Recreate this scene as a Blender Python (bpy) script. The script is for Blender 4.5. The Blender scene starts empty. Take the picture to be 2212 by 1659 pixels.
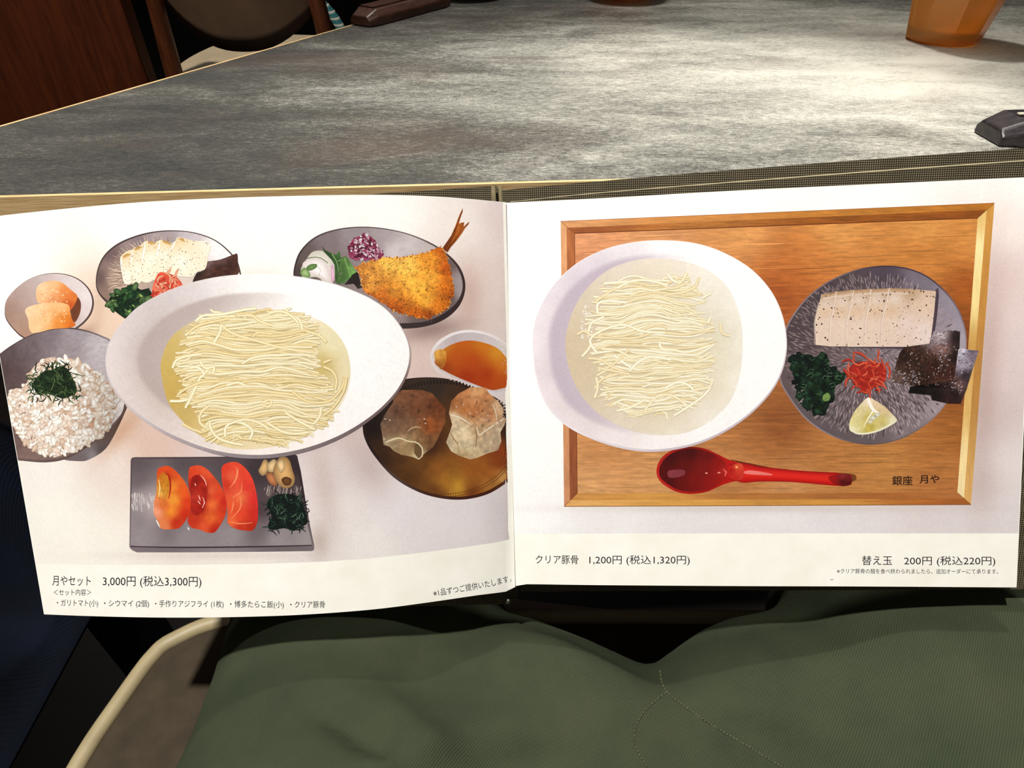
import bpy, bmesh, math, random
import numpy as np
from mathutils import Vector, Matrix

# ------------------------------------------------------------------ camera, world, lights, exposure
W, H, F = 2212.0, 1659.0, 1400.0            # photograph frame, focal length in pixels
PITCH = math.radians(40.0)
TABLE_Z = 0.72
CAM = Vector((0.0, 0.0, TABLE_Z + 0.131))
S = bpy.context.scene
COL = S.collection

cam_data = bpy.data.cameras.new('camera')
cam = bpy.data.objects.new('camera', cam_data)
COL.objects.link(cam)
cam_data.sensor_fit = 'HORIZONTAL'
cam_data.sensor_width = 36.0
cam_data.lens = 36.0 * F / W
cam_data.clip_start = 0.01
cam.location = CAM
cam.rotation_euler = (math.pi / 2 - PITCH, 0, 0)
S.camera = cam

world = bpy.data.worlds.new('room_ambient')
S.world = world
world.use_nodes = True
world.node_tree.nodes['Background'].inputs[0].default_value = (1.0, 0.95, 0.88, 1)
world.node_tree.nodes['Background'].inputs[1].default_value = 0.10

S.view_settings.view_transform = 'Standard'
S.view_settings.look = 'None'
S.view_settings.gamma = 1.0
S.view_settings.use_curve_mapping = False
S.view_settings.exposure = 0.42


def spot(name, loc, target, power, size_deg, blend, radius, color):
    d = bpy.data.lights.new(name, 'SPOT')
    d.energy = power
    d.spot_size = math.radians(size_deg)
    d.spot_blend = blend
    d.shadow_soft_size = radius
    d.color = color
    o = bpy.data.objects.new(name, d)
    COL.objects.link(o)
    o.location = loc
    o.rotation_euler = (Vector(target) - Vector(loc)).to_track_quat('-Z', 'Y').to_euler()
    return o


spot('ceiling_spot_book', (-0.45, -0.14, 2.35), (0.0, 0.24, 0.66), 172, 30, 0.5, 0.035, (1.0, 0.975, 0.935))
spot('ceiling_spot_table', (0.10, 1.05, 2.35), (0.22, 0.66, 0.72), 60, 48, 0.9, 0.05, (1.0, 0.97, 0.91))
spot('added_fill_aisle', (-0.75, 0.75, 2.4), (-0.75, 1.5, 0.4), 85, 62, 0.9, 0.05, (1.0, 0.86, 0.70))  # added fill lamp, brightens the chairs and panel behind the table


# ------------------------------------------------------------------ helpers
SP, CP = math.sin(PITCH), math.cos(PITCH)
RV, UV, FV = Vector((1, 0, 0)), Vector((0, SP, CP)), Vector((0, CP, -SP))


def on_plane(px, py, z):
    """point of the horizontal plane z that the traced photo point lies on"""
    d = RV * ((px - W / 2) / F) + UV * ((H / 2 - py) / F) + FV
    return CAM + d * ((z - CAM.z) / d.z)


def at_y(px, py, y):
    d = RV * ((px - W / 2) / F) + UV * ((H / 2 - py) / F) + FV
    return CAM + d * ((y - CAM.y) / d.y)


def lin(c):
    c = np.asarray(c, float) / 255.0
    return np.where(c <= 0.04045, c / 12.92, ((c + 0.055) / 1.055) ** 2.4)


def link(o, parent=None):
    COL.objects.link(o)
    if parent is not None:
        o.parent = parent
        o.matrix_parent_inverse = Matrix.Identity(4)
    return o


def tag(o, label=None, cat=None, group=None, kind=None):
    if label: o['label'] = label
    if cat: o['category'] = cat
    if group: o['group'] = group
    if kind: o['kind'] = kind
    return o


def empty(name, loc=(0, 0, 0), rz=0.0):
    o = bpy.data.objects.new(name, None)
    o.empty_display_size = 0.05
    COL.objects.link(o)
    o.location = loc
    o.rotation_euler = (0, 0, rz)
    return o


def mesh_obj(name, verts, faces, mat, parent=None, smooth=False, world_space=False):
    """world_space: verts are world coordinates, turned into the parent's frame"""
    if world_space and parent is not None:
        M = (Matrix.Translation(parent.location) @ parent.rotation_euler.to_matrix().to_4x4()).inverted()
        verts = [M @ Vector(v) for v in verts]
    me = bpy.data.meshes.new(name)
    me.from_pydata([tuple(v) for v in verts], [], faces)
    me.update()
    if smooth:
        me.polygons.foreach_set('use_smooth', [True] * len(me.polygons))
    o = bpy.data.objects.new(name, me)
    if mat is not None: me.materials.append(mat)
    return link(o, parent)


def bm_obj(name, bm, mat, parent=None, smooth=False):
    me = bpy.data.meshes.new(name)
    bmesh.ops.recalc_face_normals(bm, faces=bm.faces)
    bm.to_mesh(me)
    bm.free()
    if smooth:
        me.polygons.foreach_set('use_smooth', [True] * len(me.polygons))
    o = bpy.data.objects.new(name, me)
    if mat is not None: me.materials.append(mat)
    return link(o, parent)


def bevel(o, w, seg=2):
    m = o.modifiers.new('bevel', 'BEVEL')
    m.width = w
    m.segments = seg
    m.limit_method = 'ANGLE'
    m.angle_limit = math.radians(35)
    return o


def prism(poly, z0, z1):
    n = len(poly)
    v = [(p[0], p[1], z0) for p in poly] + [(p[0], p[1], z1) for p in poly]
    f = [tuple(range(n))[::-1], tuple(range(n, 2 * n))]
    f += [(i, (i + 1) % n, n + (i + 1) % n, n + i) for i in range(n)]
    return v, f


def tube(path, radii, seg=10, cap=True):
    path = [Vector(p) for p in path]
    n = len(path)
    if not hasattr(radii, '__len__'): radii = [radii] * n
    V, Fc = [], []
    for i, p in enumerate(path):
        t = (path[min(i + 1, n - 1)] - path[max(i - 1, 0)]).normalized()
        up = Vector((0, 0, 1)) if abs(t.z) < 0.95 else Vector((0, 1, 0))
        a = t.cross(up).normalized()
        b = a.cross(t).normalized()
        r = radii[i]
        ra, rb = r if hasattr(r, '__len__') else (r, r)
        for k in range(seg):
            th = 2 * math.pi * k / seg
            V.append(p + a * (ra * math.cos(th)) + b * (rb * math.sin(th)))
    for i in range(n - 1):
        for k in range(seg):
            Fc.append((i * seg + k, i * seg + (k + 1) % seg, (i + 1) * seg + (k + 1) % seg, (i + 1) * seg + k))
    if cap:
        Fc.append(tuple(range(seg))[::-1])
        Fc.append(tuple(range((n - 1) * seg, n * seg)))
    return V, Fc


def box(cx, cy, cz, sx, sy, sz):
    v = [(cx + a * sx / 2, cy + b * sy / 2, cz + c * sz / 2) for a in (-1, 1) for b in (-1, 1) for c in (-1, 1)]
    f = [(0, 1, 3, 2), (4, 6, 7, 5), (0, 4, 5, 1), (2, 3, 7, 6), (0, 2, 6, 4), (1, 5, 7, 3)]
    return v, f


# ------------------------------------------------------------------ materials
class Mat:
    def __init__(self, name, color=(128, 128, 128), rough=0.6, spec=0.5, metal=0.0):
        self.m = bpy.data.materials.new(name)
        self.m.use_nodes = True
        self.nt = self.m.node_tree
        self.b = self.nt.nodes['Principled BSDF']
        r, g, b = lin(color)
        self.b.inputs['Base Color'].default_value = (r, g, b, 1)
        self.b.inputs['Roughness'].default_value = rough
        self.b.inputs['Specular IOR Level'].default_value = spec
        self.b.inputs['Metallic'].default_value = metal

    def n(self, kind, **kw):
        nd = self.nt.nodes.new(kind)
        for k, v in kw.items():
            if k in nd.inputs: nd.inputs[k].default_value = v
            else: setattr(nd, k, v)
        return nd

    def l(self, a, b):
        self.nt.links.new(a, b)

    def coords(self, scale=(1, 1, 1), rot=(0, 0, 0), out='Object'):
        tc = self.n('ShaderNodeTexCoord')
        mp = self.n('ShaderNodeMapping')
        mp.inputs['Scale'].default_value = scale
        mp.inputs['Rotation'].default_value = rot
        self.l(tc.outputs[out], mp.inputs['Vector'])
        return mp.outputs['Vector']

    def noise(self, vec, scale, detail=4, rough=0.55, dist=0.0):
        nd = self.n('ShaderNodeTexNoise')
        nd.inputs['Scale'].default_value = scale
        nd.inputs['Detail'].default_value = detail
        nd.inputs['Roughness'].default_value = rough
        nd.inputs['Distortion'].default_value = dist
        if vec is not None: self.l(vec, nd.inputs['Vector'])
        return nd.outputs['Fac']

    def ramp(self, fac, stops):
        nd = self.n('ShaderNodeValToRGB')
        el = nd.color_ramp.elements
        while len(el) < len(stops): el.new(0.5)
        for e, (p, c) in zip(el, stops):
            e.position = p
            r, g, b = lin(c)
            e.color = (r, g, b, 1)
        self.l(fac, nd.inputs['Fac'])
        return nd.outputs['Color']

    def math(self, op, a, b=None, clamp=False):
        nd = self.n('ShaderNodeMath', operation=op)
        nd.use_clamp = clamp
        for i, x in enumerate((a, b)):
            if x is None: continue
            if isinstance(x, (int, float)): nd.inputs[i].default_value = x
            else: self.l(x, nd.inputs[i])
        return nd.outputs[0]

    def mix(self, fac, a, b, mode='MIX'):
        nd = self.n('ShaderNodeMix', data_type='RGBA', blend_type=mode)
        for i, x in ((0, fac), (6, a), (7, b)):
            if isinstance(x, (int, float)): nd.inputs[i].default_value = x
            elif isinstance(x, tuple):
                r, g, bb = lin(x)
                nd.inputs[i].default_value = (r, g, bb, 1)
            else: self.l(x, nd.inputs[i])
        return nd.outputs[2]

    def bump(self, h, strength, dist):
        nd = self.n('ShaderNodeBump')
        nd.inputs['Strength'].default_value = strength
        nd.inputs['Distance'].default_value = dist
        self.l(h, nd.inputs['Height'])
        self.l(nd.outputs['Normal'], self.b.inputs['Normal'])

    def base(self, c):
        self.l(c, self.b.inputs['Base Color'])
        return self


def wood(name, light, dark, axis=(1, 12, 12), scale=18, rough=0.5, rz=0.0):
    M = Mat(name, light, rough, 0.4)
    v = M.coords(axis, (0, 0, rz))
    n = M.noise(v, scale, 6, 0.6, 0.6)
    M.base(M.ramp(n, [(0.3, dark), (0.62, light)]))
    M.bump(n, 0.15, 0.001)
    return M.m


def cloth(name, c0, c1, weave=1500.0, rough=0.9, rot=0.6, mottled=25, strength=0.4, kind='twill'):
    M = Mat(name, c0, rough, 0.15)
    v = M.coords((1, 1, 1), (0, 0, rot))
    w = M.n('ShaderNodeTexWave', wave_type='BANDS', bands_direction='X')
    w.inputs['Scale'].default_value = weave / 6.3
    w.inputs['Distortion'].default_value = 1.2
    w.inputs['Detail'].default_value = 2
    w.inputs['Detail Scale'].default_value = 3.0
    M.l(v, w.inputs['Vector'])
    fine = M.noise(v, weave * 0.9, 2, 0.6)
    big = M.noise(M.coords(), mottled, 3, 0.6)
    base = M.ramp(big, [(0.3, c0), (0.7, c1)])
    h = M.math('ADD', M.math('MULTIPLY', w.outputs['Fac'], 0.55), M.math('MULTIPLY', fine, 0.6))
    shade = M.ramp(h, [(0.25, (212, 212, 212)), (0.85, (255, 255, 255))])
    M.base(M.mix(1.0, base, shade, 'MULTIPLY'))
    M.bump(h, strength, 0.0006)
    return M.m


def linen(name, thread, gap):
    M = Mat(name, thread, 0.85, 0.2)
    tc = M.n('ShaderNodeUVMap')
    tot = None
    outs = []
    for dirn in ('X', 'Y'):
        w = M.n('ShaderNodeTexWave', wave_type='BANDS', bands_direction=dirn)
        w.inputs['Scale'].default_value = 330.0
        w.inputs['Distortion'].default_value = 1.0
        w.inputs['Detail'].default_value = 1
        w.inputs['Detail Scale'].default_value = 0.6
        M.l(tc.outputs['UV'], w.inputs['Vector'])
        outs.append(w.outputs['Fac'])
    k = M.math('MULTIPLY', outs[0], outs[1])
    big = M.noise(tc.outputs['UV'], 45, 4, 0.6)
    k2 = M.math('ADD', k, M.math('MULTIPLY', M.math('SUBTRACT', big, 0.5), 0.5))
    M.base(M.ramp(k2, [(0.1, gap), (0.45, thread), (0.92, (150, 138, 106))]))
    M.bump(k, 0.4, 0.0004)
    return M.m


def table_laminate():
    M = Mat('clouded_stone_laminate', (90, 90, 86), 0.38, 0.45)
    big = M.noise(M.coords((1.2, 2.6, 1), (0, 0, -0.30)), 3.6, 4, 0.6, 0.7)
    mid = M.noise(M.coords((4.0, 11.0, 1), (0, 0, -0.30)), 3.0, 8, 0.66, 0.8)
    fine = M.noise(M.coords((26, 70, 1), (0, 0, -0.30)), 8.0, 6, 0.75, 0.4)
    grit = M.noise(M.coords((1, 1.6, 1)), 700, 4, 0.75)
    # base colour gets paler towards the middle right of the sheet
    tc = M.n('ShaderNodeTexCoord')
    sep = M.n('ShaderNodeSeparateXYZ')
    M.l(tc.outputs['Object'], sep.inputs[0])
    dx = M.math('MULTIPLY', M.math('SUBTRACT', sep.outputs[0], 0.30), 2.15)
    dy = M.math('MULTIPLY', M.math('SUBTRACT', sep.outputs[1], 0.52), 2.6)
    rr = M.math('SQRT', M.math('ADD', M.math('MULTIPLY', dx, dx), M.math('MULTIPLY', dy, dy)))
    cloud = M.math('SUBTRACT', 0.54, M.math('MULTIPLY', rr, 0.54))
    cloud = M.math('MAXIMUM', cloud, -0.08)
    t = M.math('ADD', M.math('MULTIPLY', mid, 0.55), M.math('MULTIPLY', big, 0.40))
    t = M.math('ADD', t, M.math('MULTIPLY', M.math('SUBTRACT', fine, 0.5), 0.75))
    t = M.math('ADD', t, M.math('MULTIPLY', M.math('SUBTRACT', grit, 0.5), 0.55))
    t = M.math('ADD', t, cloud)
    col = M.ramp(t, [(0.22, (44, 44, 45)), (0.42, (62, 61, 57)), (0.54, (80, 78, 72)), (0.70, (132, 130, 121)), (0.98, (206, 202, 188))])
    # brown tinge here and there
    brown = M.noise(M.coords((1, 2, 1)), 6.0, 3, 0.5)
    bf = M.math('MULTIPLY', M.math('SUBTRACT', brown, 0.56, True), 2.2, True)
    col = M.mix(bf, col, (84, 68, 58))
    fl = M.noise(M.coords((1, 1, 1)), 1100, 2, 0.8)
    flm = M.math('MULTIPLY', M.math('SUBTRACT', fl, 0.66, True), 5.0, True)
    col = M.mix(flm, col, (170, 170, 162))
    M.base(col)
    r = M.math('ADD', 0.32, M.math('MULTIPLY', mid, 0.22))
    M.l(r, M.b.inputs['Roughness'])
    M.bump(M.math('ADD', grit, fine), 0.10, 0.0008)
    return M.m


def print_ink():
    M = Mat('printed_ink_on_paper', (255, 255, 255), 0.62, 0.18)
    at = M.n('ShaderNodeVertexColor', layer_name='Col')
    n = M.noise(M.coords(), 1300, 3, 0.7)
    n2 = M.noise(M.coords(), 260, 3, 0.6)
    g = M.math('ADD', 0.80, M.math('ADD', M.math('MULTIPLY', n, 0.32), M.math('MULTIPLY', n2, 0.08)))
    comb = M.n('ShaderNodeCombineColor')
    for i in range(3): M.l(g, comb.inputs[i])
    M.base(M.mix(1.0, at.outputs['Color'], comb.outputs[0], 'MULTIPLY'))
    return M.m


def paper():
    M = Mat('uncoated_white_paper', (236, 232, 222), 0.7, 0.15)
    n = M.noise(M.coords(), 60, 4, 0.6)
    M.base(M.ramp(n, [(0.3, (229, 225, 213)), (0.7, (237, 234, 226))]))
    return M.m


def amber_plastic():
    M = Mat('amber_clear_plastic', (255, 190, 70), 0.25, 0.5)
    M.b.inputs['Transmission Weight'].default_value = 0.7
    M.b.inputs['IOR'].default_value = 1.45
    va = M.n('ShaderNodeVolumeAbsorption')
    va.inputs['Color'].default_value = (1.0, 0.58, 0.06, 1)
    va.inputs['Density'].default_value = 45.0
    M.l(va.outputs[0], M.nt.nodes['Material Output'].inputs['Volume'])
    return M.m


def leatherette(name, c0, c1):
    M = Mat(name, c0, 0.35, 0.5)
    n = M.noise(M.coords((1, 6, 6)), 60, 5, 0.6)
    M.base(M.ramp(n, [(0.35, c0), (0.75, c1)]))
    M.bump(n, 0.25, 0.0008)
    return M.m


def mottled(name, c0, c1, scale=20, rough=0.8, spec=0.2):
    M = Mat(name, c0, rough, spec)
    n = M.noise(M.coords(), scale, 4, 0.6)
    M.base(M.ramp(n, [(0.3, c0), (0.7, c1)]))
    return M.m


INK = print_ink()
PAPER = paper()
LINEN = linen('khaki_linen_cover', (80, 72, 55), (40, 34, 24))
LINEN_DARK = mottled('cover_inner_board', (92, 82, 60), (110, 98, 72), 200)
OAK = wood('oak_edge_band', (222, 190, 140), (186, 148, 98), (3, 60, 60), 14, 0.45)
LAMINATE = table_laminate()
OLIVE = cloth('olive_twill', (50, 57, 41), (60, 65, 47), 1900, 0.92, 0.62)
THREAD = mottled('olive_thread', (84, 86, 62), (52, 54, 38), 900)
NAVY = cloth('navy_denim', (5, 9, 19), (9, 15, 30), 1500, 0.9, 0.3)
BEIGE_VINYL = mottled('beige_seat_vinyl', (150, 135, 102), (168, 152, 116), 30, 0.5, 0.4)
SEAT_SHADED = mottled('shaded_seat_vinyl', (52, 44, 32), (64, 54, 40), 60, 0.8, 0.2)  # beige seat top, with the shade lying on it painted into the colour
AMBER = amber_plastic()
BROWN_CASE = leatherette('brown_leatherette', (62, 36, 28), (92, 58, 44))
BLACK_CASE = leatherette('black_leatherette', (24, 20, 24), (56, 46, 46))
RED_WOOD = wood('red_brown_panel_wood', (112, 52, 22), (76, 32, 12), (12, 12, 1.2), 8, 0.5)
CHAIR_WOOD = wood('dark_chair_wood', (116, 66, 40), (74, 40, 24), (14, 14, 1.5), 10, 0.45)
CHAIR_SHELL = mottled('taupe_shell', (104, 84, 68), (122, 100, 82), 12, 0.6, 0.3)
SEAT_CREAM = mottled('cream_seat_pad', (196, 184, 160), (212, 200, 176), 30, 0.7, 0.2)
FLOOR_M = wood('dark_floor', (22, 17, 15), (13, 10, 9), (2, 14, 1), 3, 0.5)
WALL_M = mottled('dark_plaster', (34, 26, 24), (44, 34, 30), 4, 0.9, 0.1)
PLANK_M = wood('grey_brown_footboard', (150, 128, 120), (120, 102, 96), (2, 20, 20), 8, 0.6)
METAL = Mat('nickel_post', (190, 188, 184), 0.25, 0.5, 1.0).m
BLACK_BAG = mottled('black_bag_cloth', (14, 14, 18), (24, 24, 30), 60, 0.8, 0.2)
TEAL = mottled('teal_cord', (38, 96, 110), (70, 140, 150), 300, 0.8, 0.2)
WHITE_CORD = mottled('white_cord', (180, 186, 190), (210, 214, 214), 300, 0.8, 0.2)

# ------------------------------------------------------------------ the room
o = mesh_obj('floor', *prism([(-4, -2.5), (4, -2.5), (4, 5), (-4, 5)], -0.05, 0.0), FLOOR_M); tag(o, kind='structure')
o = mesh_obj('wall_back', *box(0, 5.05, 1.3, 8.2, 0.1, 2.6), WALL_M); tag(o, kind='structure')
o = mesh_obj('wall_left', *box(-4.05, 1.25, 1.3, 0.1, 7.5, 2.6), WALL_M); tag(o, kind='structure')
o = mesh_obj('wall_right', *box(4.05, 1.25, 1.3, 0.1, 7.5, 2.6), WALL_M); tag(o, kind='structure')

# ------------------------------------------------------------------ the table
n0, n1 = on_plane(0, 427, TABLE_Z), on_plane(1070, 398, TABLE_Z)
e0, e1 = on_plane(0, 272, TABLE_Z), on_plane(800, 42, TABLE_Z)
nd = (n1 - n0).normalized()
ed = (e1 - e0).normalized()
den = nd.x * ed.y - nd.y * ed.x
k = ((e0.x - n0.x) * ed.y - (e0.y - n0.y) * ed.x) / den
cornA = n0 + nd * k
cornB = cornA + nd * 1.55
cornC = cornA + ed * 1.05
cornD = cornC + nd * 0.60
outer = [cornA, cornB, cornD, cornC]


def inset(poly, d):
    out = []
    n = len(poly)
    for i in range(n):
        p0, p1, p2 = poly[i - 1], poly[i], poly[(i + 1) % n]
        a = (p1 - p0).normalized(); b = (p2 - p1).normalized()
        na, nb = Vector((-a.y, a.x, 0)), Vector((-b.y, b.x, 0))
        m = (na + nb) / (1 + na.dot(nb))
        out.append(p1 + m * d)
    return out


inner = inset(outer, 0.0022)
table = empty('dining_table', (0, 0, 0))
tag(table, 'grey clouded tabletop with a pale oak edge behind the open menu', 'table')
v, f = prism([(p.x, p.y) for p in inner], TABLE_Z - 0.028, TABLE_Z)
mesh_obj('tabletop', v, f, LAMINATE, table)
for i in range(4):
    a, b = outer[i], outer[(i + 1) % 4]
    ai, bi = inner[i], inner[(i + 1) % 4]
    ln = (b - a).length
    rz = math.atan2(b.y - a.y, b.x - a.x)
    R = Matrix.Rotation(-rz, 3, 'Z')
    pts = [R @ (q - a) for q in (a, b, bi, ai)]
    v, f = prism([(q.x, q.y) for q in pts], TABLE_Z - 0.030, TABLE_Z + 0.0002)
    ob = mesh_obj('edge_band', v, f, OAK, table)
    ob.location = (a.x, a.y, 0)
    ob.rotation_euler = (0, 0, rz)
cen = sum(outer, Vector()) / 4
for (q, hh) in ((cen + Vector((0.05, 0.10, 0)), 0),):
    mesh_obj('pedestal', *tube([(q.x, q.y, 0.03), (q.x, q.y, TABLE_Z - 0.029)], 0.045, 20), METAL, table, True)
    bevel(mesh_obj('base_plate', *prism([(q.x - .3, q.y - .22), (q.x + .3, q.y - .22), (q.x + .3, q.y + .22), (q.x - .3, q.y + .22)], 0.0, 0.03), BLACK_BAG, table), 0.006)

# ------------------------------------------------------------------ the menu book: the surface its pages lie on
P0 = np.array([(1100 - W / 2) / F * 0.315, (H / 2 - 860) / F * 0.315, 0.315])     # right, up, forward of the viewer
TILT = math.radians(10)
NB = np.array([0, -math.sin(TILT), -math.cos(TILT)])                                # page normal, towards the reader
PW = 0.262


def h_left(u):
    s = np.clip(-u / PW, 0, 1.15)
    return 0.0077 * s + 0.0205 * np.sin(math.pi * np.clip(s, 0, 1) ** 0.8)


def h_right(u):
    s = np.clip(u / PW, 0, 1.3)
    return 0.0225 * s + 0.003 * (1 - np.exp(-s * 22))


def h_left_cover(u):
    return -0.010 + 0.0 * u


def h_right_cover(u):
    s = np.clip(u / PW, 0, 1.3)
    return -0.0068 + 0.0215 * s


RIGHT_CAM = np.array([[1, 0, 0], [0, SP, CP], [0, CP, -SP]])     # rows: right, up, forward in world axes
RIGHT_CAM = np.array([[RV.x, RV.y, RV.z], [UV.x, UV.y, UV.z], [FV.x, FV.y, FV.z]])


def on_page(P, hf, lift):
    """traced points of the print -> points of the curved page (world), raised by lift metres"""
    P = np.atleast_2d(np.asarray(P, float))
    d = np.stack([(P[:, 0] - W / 2) / F, (H / 2 - P[:, 1]) / F, np.ones(len(P))], 1)
    nd_ = d @ NB
    npo = NB @ P0
    t = npo / nd_
    for _ in range(12):
        u = t * d[:, 0] - P0[0]
        t = (npo + hf(u)) / nd_
    c = d * t[:, None]
    lift = np.asarray(lift, float)
    c = c + NB[None, :] * (lift[:, None] if lift.ndim else lift)
    return c @ RIGHT_CAM + np.array(CAM)


def smooth_closed(pts, n):
    pts = np.asarray(pts, float)
    m = len(pts)
    out = []
    per = np.linalg.norm(np.roll(pts, -1, 0) - pts, axis=1)
    cum = np.concatenate([[0], np.cumsum(per)])
    ts = np.linspace(0, cum[-1], n, endpoint=False)
    for t in ts:
        i = int(np.searchsorted(cum, t, 'right') - 1)
        i = min(i, m - 1)
        a = (t - cum[i]) / max(per[i], 1e-9)
        p0, p1, p2, p3 = pts[i - 1], pts[i], pts[(i + 1) % m], pts[(i + 2) % m]
        out.append(0.5 * (2 * p1 + (p2 - p0) * a + (2 * p0 - 5 * p1 + 4 * p2 - p3) * a * a + (3 * p1 - p0 - 3 * p2 + p3) * a ** 3))
    return np.array(out)


def sharp_closed(pts, n):
    pts = np.asarray(pts, float)
    m = len(pts)
    per = np.linalg.norm(np.roll(pts, -1, 0) - pts, axis=1)
    out = []
    for i in range(m):
        k = max(1, int(round(n * per[i] / per.sum())))
        for j in range(k):
            out.append(pts[i] + (pts[(i + 1) % m] - pts[i]) * j / k)
    return np.array(out)


_perm = np.random.RandomState(7).rand(256, 256)


def vnoise(x, y):
    xi, yi = np.floor(x).astype(int), np.floor(y).astype(int)
    fx, fy = x - xi, y - yi
    fx, fy = fx * fx * (3 - 2 * fx), fy * fy * (3 - 2 * fy)
    g = lambda a, b: _perm[a % 256, b % 256]
    return (g(xi, yi) * (1 - fx) + g(xi + 1, yi) * fx) * (1 - fy) + (g(xi, yi + 1) * (1 - fx) + g(xi + 1, yi + 1) * fx) * fy


def fbm(x, y, scale, octv=4, seed=0):
    s, a, tot = 0, 1.0, 0
    x, y = x / scale + seed * 17.3, y / scale + seed * 9.1
    for i in range(octv):
        s = s + a * vnoise(x, y)
        tot += a
        a *= 0.55
        x, y = x * 2.03 + 5.2, y * 2.03 + 1.7
    return s / tot


def rand_in(poly, r):
    """a random point inside a closed outline"""
    x0, y0 = poly.min(0); x1, y1 = poly.max(0)
    xa, ya = poly[:, 0], poly[:, 1]
    xb, yb = np.roll(xa, -1), np.roll(ya, -1)
    for _ in range(60):
        x, y = x0 + r.random() * (x1 - x0), y0 + r.random() * (y1 - y0)
        hit = ((ya > y) != (yb > y)) & (x < (xb - xa) * (y - ya) / (yb - ya + 1e-12) + xa)
        if hit.sum() % 2: return np.array([x, y])
    return poly.mean(0)


def idw(ctrl, power=2.6, mottle=0.0, mscale=20, seed=1, soft_=0.13):
    """colour of the print interpolated from sampled spots (x, y, (r,g,b))"""
    C = np.array([(c[0], c[1]) for c in ctrl], float)
    K = np.array([c[2] for c in ctrl], float)
    dd = ((C[:, None, :] - C[None]) ** 2).sum(2) + np.eye(len(C)) * 1e9
    eps = max(6.0, float(np.median(dd.min(1))) * soft_)

    def fn(P):
        d2 = ((P[:, None, :] - C[None]) ** 2).sum(2) + eps
        w = d2 ** (-power / 2)
        col = (w @ K) / w.sum(1)[:, None]
        if mottle:
            n = fbm(P[:, 0], P[:, 1], mscale, 4, seed) - 0.5
            col = col * (1 + mottle * n[:, None])
        return col
    return fn


def flat(c, mottle=0.0, mscale=15, seed=1):
    def fn(P):
        col = np.repeat(np.array([c], float), len(P), 0)
        if mottle:
            n = fbm(P[:, 0], P[:, 1], mscale, 4, seed) - 0.5
            col = col * (1 + mottle * n[:, None])
        return col
    return fn


INK_WHITE = 0.80        # reflectance of the unprinted sheet


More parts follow.
